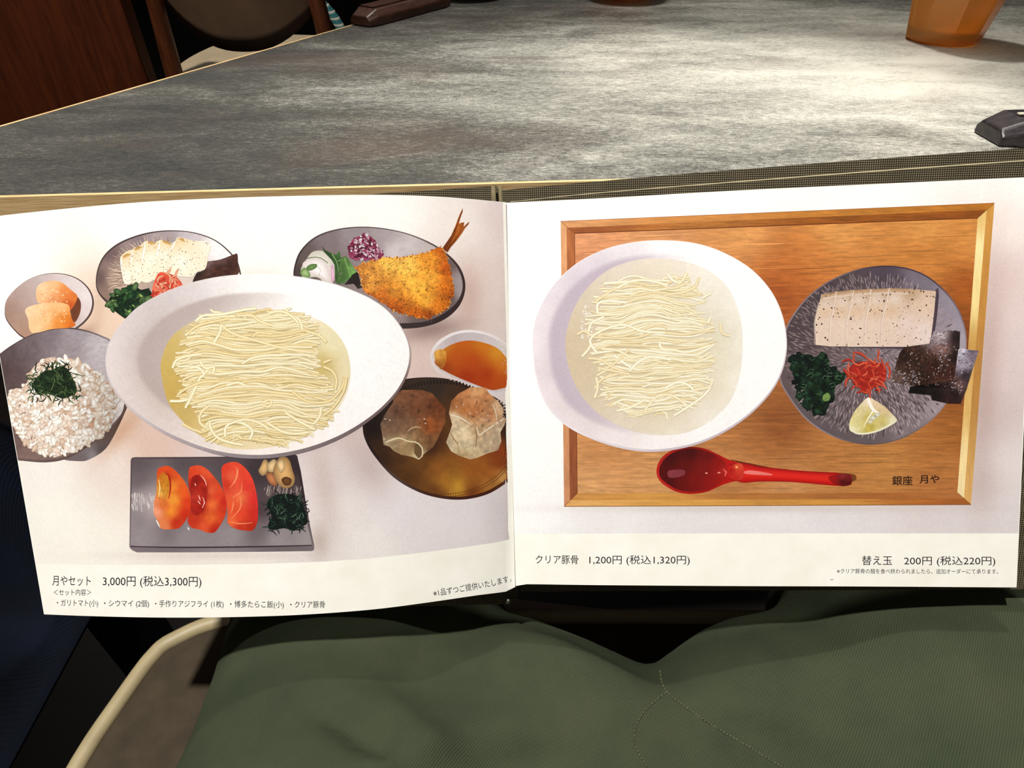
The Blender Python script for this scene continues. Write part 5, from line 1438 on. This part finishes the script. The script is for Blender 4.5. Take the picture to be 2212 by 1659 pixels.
q.blob(Z([(105, 320), (115, 250), (165, 175), (250, 118), (350, 90), (450, 86), (560, 110), (660, 155), (735, 215), (755, 290), (745, 360), (700, 410), (580, 470), (480, 490), (380, 495), (280, 475), (190, 425), (130, 375)], 1400, 950, 4.424),
       idw([(1430, 1022, (92, 12, 12)), (1450, 985, (76, 10, 10)), (1490, 975, (78, 12, 12)), (1530, 985, (110, 20, 18)), (1550, 1000, (150, 24, 20)), (1480, 1010, (104, 18, 16)), (1500, 1035, (132, 22, 18)), (1540, 1040, (150, 24, 20)), (1470, 1045, (110, 18, 14)), (1565, 1018, (176, 40, 32)), (1560, 1040, (166, 26, 20)), (1520, 1010, (130, 26, 22)), (1445, 1045, (84, 12, 12))], 3, .06), up=3e-5, step=4, center=(1500, 1018))
q.blob(Z([(190, 300), (270, 285), (345, 290), (350, 330), (290, 355), (200, 360)], 1400, 950, 4.424), flat((140, 62, 72), .15), up=4e-5, step=4)
q.line(Z([(720, 280), (745, 300), (735, 350)], 1400, 950, 4.424), [2, 6, 2], (222, 96, 88), 4e-5)
q.ellipse(1526, 1022, 3, 1.4, 10, flat((246, 176, 160)), 4e-5, step=2); q.ellipse(1553, 1021, 3.4, 1.6, -10, flat((240, 150, 136)), 4e-5, step=2)
q.ribbon(Z([(770, 305), (860, 310), (960, 320), (1100, 328), (1300, 340), (1500, 355), (1700, 370), (1850, 380), (1945, 385)], 1400, 950, 4.424), [32, 44, 33, 29, 26, 26, 27, 29, 20],
         [(-1, (150, 22, 20)), (-.75, (190, 28, 24)), (-.3, (222, 46, 36)), (.1, (226, 48, 36)), (.6, (206, 28, 22)), (1, (166, 20, 18))], 5e-5, step=6)
q.blob(Z([(770, 300), (800, 250), (850, 225), (900, 235), (920, 320), (890, 380), (830, 385), (785, 360)], 1400, 950, 4.424), idw([(1580, 1015, (180, 28, 24)), (1592, 1008, (222, 96, 60)), (1600, 1030, (206, 60, 44)), (1590, 1035, (190, 40, 32))], 2.4, .1), up=6e-5, step=4)
q.blob(Z([(910, 310), (960, 292), (1080, 305), (1190, 330), (1150, 340), (1000, 332), (930, 325)], 1400, 950, 4.424), flat((236, 130, 122), .1), up=6.5e-5, step=4)
q.ellipse(1591, 1009, 3, 2.2, 0, flat((250, 190, 130)), 7e-5, step=2)
q.blob(Z([(1720, 360), (1800, 330), (1900, 325), (1945, 360), (1950, 400), (1920, 435), (1850, 443), (1780, 425)], 1400, 950, 4.424), idw([(1800, 1035, (170, 26, 22)), (1820, 1030, (150, 50, 52)), (1838, 1032, (120, 34, 36)), (1820, 1040, (84, 12, 12)), (1835, 1045, (90, 12, 12)), (1805, 1046, (150, 18, 16))], 2.6), up=6.5e-5, step=4)
q.build('printed_red_spoon')

# ------------------------------------------------------------------ lettering
_fc = {}


def text_mesh(s, thin):
    cu = bpy.data.curves.new('lettering', 'FONT')
    cu.body = s
    cu.size = 1.0
    cu.offset = thin
    cu.resolution_u = 3
    ob = bpy.data.objects.new('lettering', cu)
    COL.objects.link(ob)
    dg = bpy.context.evaluated_depsgraph_get()
    me = bpy.data.meshes.new_from_object(ob.evaluated_get(dg))
    V = np.array([v.co[:2] for v in me.vertices]) if len(me.vertices) else np.zeros((0, 2))
    Fc = [tuple(p_.vertices) for p_ in me.polygons]
    bpy.data.objects.remove(ob)
    bpy.data.curves.remove(cu)
    bpy.data.meshes.remove(me)
    return V, Fc


def letter(q, s, base, height, color, thin=0.002, up=0.0):
    """set s along the traced baseline (polyline, left ink edge to right ink edge), height = size of a full-width character"""
    V, Fc = text_mesh(s, thin)
    x0, x1 = V[:, 0].min(), V[:, 0].max()
    b = spl(base, 30) if len(base) > 2 else np.array(base, float)
    seg = np.concatenate([[0], np.cumsum(np.linalg.norm(b[1:] - b[:-1], axis=1))])
    t = (V[:, 0] - x0) / (x1 - x0) * seg[-1]
    bx, by = np.interp(t, seg, b[:, 0]), np.interp(t, seg, b[:, 1])
    tx, ty = np.interp(t + 3, seg, b[:, 0]) - np.interp(t - 3, seg, b[:, 0]), np.interp(t + 3, seg, b[:, 1]) - np.interp(t - 3, seg, b[:, 1])
    ln = np.hypot(tx, ty) + 1e-9
    k = height / 0.95
    P = np.stack([bx + V[:, 1] * k * ty / ln, by - V[:, 1] * k * tx / ln], 1)
    q.add(P, Fc, np.repeat(np.array([color], float), len(P), 0), up)


INKC = (40, 38, 48)
q = PL(3)
letter(q, '月やセット', [(113, 1263), (196, 1264)], 23, INKC)
letter(q, '3,000円 (税込3,300円)', [(222, 1264), (435, 1265)], 23, INKC)
q.build('printed_price_line')
q = PL(3)
letter(q, '＜セット内容＞', [(116, 1285), (197, 1285)], 14, INKC)
letter(q, '・ガリトマト(小)', [(123, 1308), (212, 1309)], 15.5, INKC)
letter(q, '・シウマイ (2個)', [(225, 1309), (322, 1310)], 15.5, INKC)
letter(q, '・手作りアジフライ (1枚)', [(335, 1310), (483, 1311)], 15.5, INKC)
letter(q, '・博多たらこ飯(小)', [(497, 1311), (613, 1312)], 15.5, INKC)
letter(q, '・クリア豚骨', [(627, 1312), (702, 1312)], 15.5, INKC)
q.build('printed_set_contents')
q = PL(3)
letter(q, '※1品ずつご提供いたします。', [(937, 1288), (1000, 1277), (1060, 1266), (1105, 1255)], 15.5, INKC)
q.build('printed_note')
q = PR(3)
letter(q, 'クリア豚骨', [(1157, 1216), (1249, 1217)], 20, INKC)
letter(q, '1,200円 (税込1,320円)', [(1273, 1217), (1490, 1217)], 20, INKC)
q.build('printed_price_line')
q = PR(3)
letter(q, '替え玉', [(1862, 1219), (1927, 1219)], 21, INKC)
letter(q, '200円 (税込220円)', [(1953, 1219), (2150, 1219)], 20, INKC)
letter(q, '※クリア豚骨の麺を食べ終わられましたら、追加オーダーにて承ります。', [(1808, 1238), (2156, 1239)], 11, INKC)
q.line([(1794, 1252), (1800, 1252)], 1.4, (110, 106, 110))
q.build('printed_price_line')
q = PR(6)
letter(q, '銀座', [(1927, 1046), (1971, 1046)], 20, (40, 22, 16), 0.012)
letter(q, '月や', [(1986, 1043), (2029, 1042)], 19, (40, 22, 16), 0.012)
q.build('printed_brand_mark')

# ------------------------------------------------------------------ the person whose lap is in view
def ring_mesh(V, Fc):
    bm = bmesh.new()
    vs = [bm.verts.new(v) for v in V]
    for f in Fc: bm.faces.new([vs[i] for i in f])
    return bm


def build_person():
    V, Fc = [], []

    def addp(vf):
        n = len(V)
        V.extend([Vector(v) for v in vf[0]])
        Fc.extend([tuple(i + n for i in f) for f in vf[1]])

    def path(pts, rad, n=24, seg=28):
        pts = [Vector(p) for p in pts]
        out, rr = [], []
        m = len(pts)
        for i in range(m - 1):
            for j in range(n // (m - 1)):
                a = j / (n // (m - 1))
                p0, p1, p2, p3 = pts[max(i - 1, 0)], pts[i], pts[i + 1], pts[min(i + 2, m - 1)]
                out.append(0.5 * (2 * p1 + (p2 - p0) * a + (2 * p0 - 5 * p1 + 4 * p2 - p3) * a * a + (3 * p1 - p0 - 3 * p2 + p3) * a ** 3))
                rr.append(tuple(rad[i][k] + (rad[i + 1][k] - rad[i][k]) * a for k in (0, 1)))
        out.append(pts[-1]); rr.append(rad[-1])
        addp(tube(out, rr, seg))
    # thighs, knees and shins: left, right
    path([(-0.055, -0.16, .490), (-0.075, 0.02, .484), (-0.083, 0.15, .468), (-0.105, 0.34, .470), (-0.115, 0.42, .47), (-0.115, 0.44, .30), (-0.115, 0.42, .07)],
         [(.105, .085), (.098, .078), (.093, .068), (.075, .064), (.066, .066), (.058, .062), (.052, .052)])
    path([(0.155, -0.16, .490), (0.205, 0.02, .486), (0.245, 0.15, .490), (0.33, 0.34, .492), (0.36, 0.42, .47), (0.37, 0.44, .30), (0.37, 0.42, .07)],
         [(.115, .085), (.115, .078), (.108, .070), (.080, .066), (.068, .066), (.058, .062), (.052, .052)])
    path([(-0.09, 0.120, .478), (0.00, 0.140, .480), (0.084, 0.104, .476), (0.152, 0.142, .484), (0.25, 0.12, .486)],
         [(.075, .058), (.072, .052), (.066, .050), (.072, .052), (.075, .058)])
    # pelvis and seat of the trousers, with the fabric bridging the thighs
    path([(0.06, -0.26, .60), (0.06, -0.15, .53), (0.066, -0.02, .492), (0.070, 0.08, .478), (0.073, 0.128, .470)],
         [(.16, .10), (.17, .11), (.14, .076), (.085, .062), (.05, .045)])
    bm = ring_mesh(V, Fc)
    ob = bm_obj('person', bm, OLIVE, None, True)
    m = ob.modifiers.new('body', 'REMESH'); m.mode = 'VOXEL'; m.voxel_size = 0.006; m.use_smooth_shade = True
    m = ob.modifiers.new('soft', 'SMOOTH'); m.factor = 0.5; m.iterations = 14
    tx = bpy.data.textures.new('folds', 'CLOUDS'); tx.noise_scale = 0.09; tx.noise_depth = 2
    m = ob.modifiers.new('folds', 'DISPLACE'); m.texture = tx; m.texture_coords = 'LOCAL'; m.strength = 0.010; m.mid_level = 0.5
    dg = bpy.context.evaluated_depsgraph_get()
    me = bpy.data.meshes.new_from_object(ob.evaluated_get(dg))
    ob.modifiers.clear()
    old = ob.data
    ob.data = me
    bpy.data.meshes.remove(old)
    # long drag folds running from the crotch over the thighs
    co = np.empty(len(me.vertices) * 3); me.vertices.foreach_get('co', co); co = co.reshape(-1, 3)
    no = np.empty(len(me.vertices) * 3); me.vertices.foreach_get('normal', no); no = no.reshape(-1, 3)
    h = np.zeros(len(co))
    for (a, b, w, k) in (((.07, .150), (-.02, .185), .010, .0045), ((.05, .135), (-.10, .165), .012, -.0035), ((.02, .09), (-.12, .12), .016, .004), ((.085, .14), (.16, .10), .008, -.004), ((.04, .12), (-.05, .105), .010, -.004), ((-.07, .10), (-.02, .13), .008, .003), ((.13, .15), (.22, .165), .012, .003), ((-.095, .140), (-.03, .095), .006, -.0045), ((-.07, .145), (-.005, .10), .008, .003)):
        a, b = np.array(a), np.array(b)
        d = b - a; L = np.hypot(*d); d = d / L
        r = co[:, :2] - a
        t = np.clip(r @ d / L, 0, 1)
        dist = np.linalg.norm(r - (t * L)[:, None] * d, axis=1)
        h += 1.7 * k * np.exp(-(dist / w) ** 2) * np.sin(math.pi * np.clip(.08 + t * .92, 0, 1)) * (no[:, 2] > .2)
    co = co + no * h[:, None]
    me.vertices.foreach_set('co', co.ravel())
    me.update()
    me.polygons.foreach_set('use_smooth', [True] * len(me.polygons))
    return ob


person = build_person()
tag(person, 'seated person in olive green trousers, lap below the menu', 'person')

# seams of the trousers: stitches laid on the cloth
from mathutils.bvhtree import BVHTree
bvh = BVHTree.FromPolygons([v.co for v in person.data.vertices], [tuple(p_.vertices) for p_ in person.data.polygons])


def on_lap(px, py):
    d = (RV * ((px - W / 2) / F) + UV * ((H / 2 - py) / F) + FV).normalized()
    loc, nor, idx, dist = bvh.ray_cast(CAM, d)
    return (loc, nor) if loc is not None else (None, None)


def stitches(name, path, pitch, dash, r):
    pts = spl(path, 400)
    seg = np.concatenate([[0], np.cumsum(np.linalg.norm(pts[1:] - pts[:-1], axis=1))])
    V, Fc = [], []
    t = 0.0
    while t + dash < seg[-1]:
        a = [np.interp(t + k * dash, seg, pts[:, 0]) for k in (0, .5, 1)]
        b = [np.interp(t + k * dash, seg, pts[:, 1]) for k in (0, .5, 1)]
        q = [on_lap(a[k], b[k]) for k in range(3)]
        if all(x[0] is not None for x in q):
            pth = [q[0][0], q[1][0] + q[1][1] * r * .8, q[2][0]]
            v, f = tube(pth, r, 6)
            n = len(V); V += v; Fc += [tuple(i + n for i in g) for g in f]
        t += pitch
    if V:
        o_ = mesh_obj(name, V, Fc, THREAD, person, True)
        o_['kind'] = 'stuff'
        return o_


stitches('fly_stitching', [(1440, 1495), (1415, 1515), (1390, 1540), (1374, 1570), (1370, 1600), (1382, 1632), (1408, 1672), (1440, 1720)], 9, 6, 0.00042)
stitches('seam_stitching', [(1425, 1447), (1430, 1475), (1442, 1497), (1470, 1520), (1510, 1548), (1560, 1580), (1620, 1615), (1700, 1665)], 8, 6, 0.0005)

# ------------------------------------------------------------------ the chair being sat on
chair = empty('padded_chair', (0.03, 0.0, 0.0))
tag(chair, 'beige vinyl chair with a piped seat edge under the olive trousers', 'chair')
SEAT_Z = 0.396
pe0, pe1 = on_plane(335, 1395, SEAT_Z), on_plane(150, 1659, SEAT_Z)
xl = -0.262
pe2 = on_plane(440, 1335, SEAT_Z)
seat_poly = [(pe1.x - .012, -.20), (pe1.x, pe1.y), (pe0.x, pe0.y), (pe2.x - .004, pe2.y - .006), (pe2.x + .02, pe2.y + .003), (-.10, pe2.y + .003), (.06, pe2.y + .003), (.22, pe2.y + .002), (.262, pe2.y - .012), (.27, pe0.y - .01), (.285, pe1.y), (.292, -.20), (.292, -.34), (.25, -.40), (-.22, -.40), (pe1.x - .014, -.34)]
seat_poly = [(x - .03, y) for x, y in seat_poly]
sp_s = np.array(seat_poly)
for _ in range(3):
    nx_ = np.roll(sp_s, -1, 0)
    sp_s = np.stack([sp_s * .85 + nx_ * .15, sp_s * .15 + nx_ * .85], 1).reshape(-1, 2)
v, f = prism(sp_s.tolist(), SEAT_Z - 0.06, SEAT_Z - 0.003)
bevel(mesh_obj('seat', v, f, SEAT_SHADED, chair), 0.008, 3)
v, f = tube([(p_[0], p_[1], SEAT_Z - 0.004) for p_ in sp_s] + [(sp_s[0][0], sp_s[0][1], SEAT_Z - 0.004)], 0.006, 10, False)
mesh_obj('seat_piping', v, f, BEIGE_VINYL, chair, True)
for sx in (-.22, .22):
    for sy in (-.34, .15):
        mesh_obj('leg', *tube([(sx * 1.05, sy * 1.08, 0.0), (sx, sy, SEAT_Z - .06)], [.012, .018], 12), CHAIR_WOOD, chair, True)
bk = [(-.20 + .40 * i / 12, -.42 - .03 * math.sin(math.pi * i / 12)) for i in range(13)]
V, Fc = [], []
for j in range(7):
    for x, y in bk: V.append((x, y - j * .012, .42 + .40 * j / 6))
for j in range(6):
    for i in range(12): Fc.append((j * 13 + i, j * 13 + i + 1, (j + 1) * 13 + i + 1, (j + 1) * 13 + i))
ob = mesh_obj('backrest', V, Fc, BEIGE_VINYL, chair, True)
m = ob.modifiers.new('thick', 'SOLIDIFY'); m.thickness = .03; m.offset = -1

# ------------------------------------------------------------------ navy denim heaped on the neighbouring seat
side = empty('bench_seat', (-0.56, 0.12, 0.0))
tag(side, 'dark bench seat below the navy garment left of the beige chair', 'bench')
bevel(mesh_obj('seat', *box(-.03, 0, .37, .42, .54, .06), BLACK_BAG, side), .012, 3)
for sx in (-.18, .18):
    for sy in (-.22, .22):
        mesh_obj('leg', *box(sx, sy, .17, .04, .04, .34), BLACK_BAG, side)
NX, NY = 80, 70
V, Fc = [], []
for j in range(NY):
    for i in range(NX):
        a, b = i / (NX - 1), j / (NY - 1)
        x, y = -0.80 + a * 0.485, -0.13 + b * 0.50
        rise = min(1, min(a, 1 - a) * 9) ** .6
        z = .412 + rise * (.150 * math.exp(-((y - .315) / .048) ** 2) + .085 * math.exp(-((y - .165 + .05 * (x + .3)) / .050) ** 2) + .05 * math.exp(-((y + .02) / .08) ** 2))
        z += rise * (.006 * math.sin(26 * x + 30 * y) + .004 * math.sin(60 * x - 22 * y))
        if a < .02 or a > .98 or b < .02 or b > .98: z = .407
        V.append((x, y, z))
for j in range(NY - 1):
    for i in range(NX - 1): Fc.append((j * NX + i, j * NX + i + 1, (j + 1) * NX + i + 1, (j + 1) * NX + i))
den_o = mesh_obj('denim_garment', V, Fc, NAVY, None, True)
m = den_o.modifiers.new('thick', 'SOLIDIFY'); m.thickness = .003; m.offset = -1
tag(den_o, 'dark navy denim garment heaped beside the beige chair', 'garment')

# footboard seen between the thighs
fb = [on_plane(1090, 1290, .20), on_plane(1500, 1335, .20), on_plane(1380, 1405, .20), on_plane(1290, 1440, .20), on_plane(1060, 1400, .20)]
fbo = empty('footrest', (fb[0].x, fb[0].y, 0))
tag(fbo, 'grey-brown wooden footrest in the dark between the thighs', 'footrest')
c0 = (fb[0].x, fb[0].y)
v, f = prism([(p_.x - c0[0], p_.y - c0[1]) for p_ in fb][::-1], .18, .20)
bevel(mesh_obj('board', v, f, PLANK_M, fbo), .002)
cx_, cy_ = sum(p_.x for p_ in fb) / 5 - c0[0], sum(p_.y for p_ in fb) / 5 - c0[1]
mesh_obj('support', *box(cx_, cy_, .09, .06, .06, .18), BLACK_BAG, fbo)

# ------------------------------------------------------------------ tumblers
def tumbler(loc, rz, label):
    t = empty('tumbler', loc, rz)
    tag(t, label, 'tumbler', 'amber tumblers on the table')
    NS = 9
    prof = [(.0262, 0.0, 0), (.0285, .0015, .9), (.0335, .030, 1), (.0365, .060, 1), (.0385, .085, .6), (.0395, .100, 0), (.0400, .112, 0)]
    inn = [(.0382, .112, 0), (.0375, .100, 0), (.0362, .085, .3), (.0338, .060, .4), (.0305, .030, .4), (.0262, .0105, .3), (.018, .0085, 0)]
    SEG = NS * 8
    V, Fc = [], []

    def ring(r, z, fac):
        n = len(V)
        for k_ in range(SEG):
            a = 2 * math.pi * k_ / SEG
            s = (a % (2 * math.pi / NS)) - math.pi / NS
            poly = math.cos(math.pi / NS) / math.cos(s)          # flat facets
            rr = r * (1 + fac * (poly / ((1 + math.cos(math.pi / NS)) / 2) - 1))
            V.append((rr * math.cos(a), rr * math.sin(a), z))
        return n
    rings = [ring(*q_) for q_ in prof + inn]
    for a, b in zip(rings[:-1], rings[1:]):
        for k_ in range(SEG): Fc.append((a + k_, a + (k_ + 1) % SEG, b + (k_ + 1) % SEG, b + k_))
    V.append((0, 0, 0.0)); c_b = len(V) - 1
    V.append((0, 0, .0085)); c_t = len(V) - 1
    Fc += [(c_b, rings[0] + (k_ + 1) % SEG, rings[0] + k_) for k_ in range(SEG)]
    Fc += [(c_t, rings[-1] + k_, rings[-1] + (k_ + 1) % SEG) for k_ in range(SEG)]
    mesh_obj('glass_body', V, Fc, AMBER, t, False)
    return t


tb = on_plane(2032, 86, TABLE_Z)
tumbler((tb.x, tb.y, TABLE_Z + .0002), .25, 'amber faceted plastic tumbler standing on the pale part of the tabletop')
tb2 = on_plane(1350, -4, TABLE_Z)
tumbler((tb2.x, tb2.y + .012, TABLE_Z + .0002), .1, 'amber tumbler at the far side of the table, only its base in view')


# ------------------------------------------------------------------ cases on the table
def case(name, loc, rz, L, Wd, Ht, mat, label, cat, taper=.35):
    t = empty(name, loc, rz)
    tag(t, label, cat)
    prof = [(-Wd / 2, 0), (Wd / 2, 0), (Wd / 2, Ht * .55), (Wd / 2 - Ht * taper, Ht), (-Wd / 2 + Ht * taper, Ht), (-Wd / 2, Ht * .55)]
    V, Fc = [], []
    for x, k_ in ((0, .80), (Ht * .9, 1.0), (L - Ht * .9, 1.0), (L, .8)):
        for y, z in prof: V.append((x, y * k_, z * (.62 if k_ < 1 else 1)))
    n = len(prof)
    for r_ in range(3):
        for i in range(n): Fc.append((r_ * n + i, r_ * n + (i + 1) % n, (r_ + 1) * n + (i + 1) % n, (r_ + 1) * n + i))
    Fc += [tuple(range(n))[::-1], tuple(range(3 * n, 4 * n))]
    ob = bevel(mesh_obj('body', V, Fc, mat, t), .0012, 2)
    return t


ca, cb = on_plane(800, 60, TABLE_Z), on_plane(968, 14, TABLE_Z)
dv = (cb - ca)
rzc = math.atan2(dv.y, dv.x)
off = Vector((-math.sin(rzc), math.cos(rzc), 0)) * .012
t1 = case('leather_case', tuple(ca + off * 1.0 + Vector((0, 0, .0003))), rzc, dv.length + .005, .030, .013, BROWN_CASE, 'narrow brown leather-look case lying along the far left table edge', 'case')
mesh_obj('flap', *prism([(.012, -.0075), (dv.length - .012, -.0075), (dv.length - .012, .0095), (.012, .0095)], .0128, .0142), BROWN_CASE, t1)
cc = on_plane(2150, 318, TABLE_Z)
t2 = case('leather_case', (cc.x + .001, cc.y + .012, TABLE_Z + .0003), .06, .16, .030, .013, BLACK_CASE, 'black glossy case with a pale stripe at the right end of the menu', 'case')
mesh_obj('stripe', *prism([(.012, -.002), (.148, -.006), (.148, -.0035), (.012, .0005)], .0137, .0144), SEAT_CREAM, t2)
# small dark dish at the far end of the brown case
ds = on_plane(1012, -2, TABLE_Z)
dish = empty('sauce_dish', (ds.x, ds.y + .02, TABLE_Z + .0002))
tag(dish, 'small dark red dish beyond the brown case, only its foot in view', 'dish')
prof = [(.0, .0), (.024, 0), (.026, .004), (.034, .012), (.042, .022), (.040, .022), (.032, .013), (.022, .007), (0, .006)]
V, Fc = [], []
for r_, z in prof:
    for k_ in range(32): V.append((max(r_, .0003) * math.cos(k_ * math.pi / 16), max(r_, .0003) * math.sin(k_ * math.pi / 16), z))
for j in range(len(prof) - 1):
    for k_ in range(32): Fc.append((j * 32 + k_, j * 32 + (k_ + 1) % 32, (j + 1) * 32 + (k_ + 1) % 32, (j + 1) * 32 + k_))
mesh_obj('bowl', V, Fc, mottled('dark_red_lacquer', (70, 22, 16), (90, 30, 22), 40, .3, .5), dish, True)

# ------------------------------------------------------------------ behind the table
# red-brown panel
pr = at_y(225, 0, 1.15), at_y(318, 178, 1.15)
pan = empty('partition_panel', (pr[1].x - .42, 1.17, 0))
tag(pan, 'red-brown wooden partition panel standing behind the table', 'panel')
bevel(mesh_obj('board', *box(0, 0, .52, .84, .035, .96), RED_WOOD, pan), .004)
for sx in (-.36, .36):
    bevel(mesh_obj('foot', *box(sx, 0, .02, .06, .24, .04), CHAIR_WOOD, pan), .004)

# chair with a rounded taupe backrest
chz = .45
sc_ = on_plane(455, 150, chz)
ch = empty('shell_chair', (sc_.x + .15, sc_.y + .10, 0), math.radians(-6))
tag(ch, 'wooden chair with rounded taupe backrest and cream seat behind the table', 'chair')
seat_p = smooth_closed(np.array([(-.20, -.16), (.20, -.16), (.22, .20), (0, .25), (-.22, .20)]), 40)
bevel(mesh_obj('seat', *prism(seat_p.tolist(), chz - .04, chz), SEAT_CREAM, ch), .012, 3)
bpn = []
V, Fc = [], []
nb, mb = 21, 10
for j in range(mb):
    for i in range(nb):
        a = -1 + 2 * i / (nb - 1)
        tt = j / (mb - 1)
        lowz = .515 + .085 * abs(a) ** 2.4
        topz = .80 - .05 * abs(a) ** 3
        V.append((a * .165, -.215 + .05 * a * a - .03 * tt, lowz + (topz - lowz) * tt))
for j in range(mb - 1):
    for i in range(nb - 1): Fc.append((j * nb + i, j * nb + i + 1, (j + 1) * nb + i + 1, (j + 1) * nb + i))
ob = mesh_obj('backrest', V, Fc, CHAIR_SHELL, ch, True)
m = ob.modifiers.new('thick', 'SOLIDIFY'); m.thickness = .014; m.offset = 0
for sx in (-1, 1):
    mesh_obj('post', *tube([(sx * .215, -.24, 0), (sx * .185, -.19, .44), (sx * .168, -.20, .64), (sx * .16, -.225, .80)], [.014, .019, .016, .012], 12), CHAIR_WOOD, ch, True)
    mesh_obj('leg', *tube([(sx * .21, .21, 0), (sx * .185, .17, .42)], [.012, .019], 12), CHAIR_WOOD, ch, True)
    mesh_obj('side_rail', *tube([(sx * .188, -.185, .30), (sx * .188, .175, .30)], .009, 10), CHAIR_WOOD, ch, True)

# second chair: only its wooden posts show, a dark bag with a braided cord hangs on it
s2 = on_plane(640, 88, chz)
ch2 = empty('wooden_chair', (s2.x + .52, s2.y + .24, 0), math.radians(8))
tag(ch2, 'red-brown wooden chair right of the taupe chair, mostly its posts visible', 'chair')
bevel(mesh_obj('seat', *box(0, .03, chz - .02, .40, .38, .035), CHAIR_WOOD, ch2), .008, 2)
for sx in (-1, 1):
    mesh_obj('post', *tube([(sx * .20, -.20, 0), (sx * .185, -.17, .44), (sx * .18, -.20, .85)], [.018, .026, .018], 12), CHAIR_WOOD, ch2, True)
    mesh_obj('leg', *tube([(sx * .20, .21, 0), (sx * .185, .18, chz - .035)], [.014, .02], 12), CHAIR_WOOD, ch2, True)
for z in (.62, .76):
    mesh_obj('back_slat', *box(0, -.188 - (z - .6) * .06, z, .36, .016, .06), CHAIR_WOOD, ch2)
bag = empty('cloth_bag', (s2.x + .52, s2.y + .29, chz))
tag(bag, 'black cloth bag resting on the wooden chair behind the table', 'bag')
V, Fc = [], []
for j in range(12):
    for i in range(28):
        a = 2 * math.pi * i / 28
        tt = j / 11
        rx, ry = .15 * (1 - .25 * tt ** 2), .075 * (1 - .7 * tt ** 1.5)
        V.append((rx * math.copysign(abs(math.cos(a)) ** .7, math.cos(a)), ry * math.copysign(abs(math.sin(a)) ** .7, math.sin(a)), .0005 + .30 * tt + .006 * math.sin(5 * a + 4 * tt)* (1 if 0 < j else 0)))
for j in range(11):
    for i in range(28): Fc.append((j * 28 + i, j * 28 + (i + 1) % 28, (j + 1) * 28 + (i + 1) % 28, (j + 1) * 28 + i))
Fc += [tuple(range(28))[::-1], tuple(range(11 * 28, 12 * 28))]
mesh_obj('body', V, Fc, BLACK_BAG, bag, True)
# braided cord of teal and white strands hanging down the bag's front
g0, g1 = at_y(665, -20, s2.y + .02), at_y(738, 68, s2.y + .02)
cord_dir = (g1 - g0)
cord = []
for s_ in range(3):
    pts = []
    for i in range(90):
        tt = i / 89
        a = tt * 40 + s_ * 2.094
        base = g0 + cord_dir * tt + Vector((.012 * math.sin(tt * 3), 0, 0))
        pts.append(base - bag.location + Vector((.0065 * math.cos(a), .005 * math.sin(a), .003 * math.sin(a))))
    mesh_obj('cord_strand', *tube(pts, .0062, 8), TEAL if s_ < 2 else WHITE_CORD, bag, True)
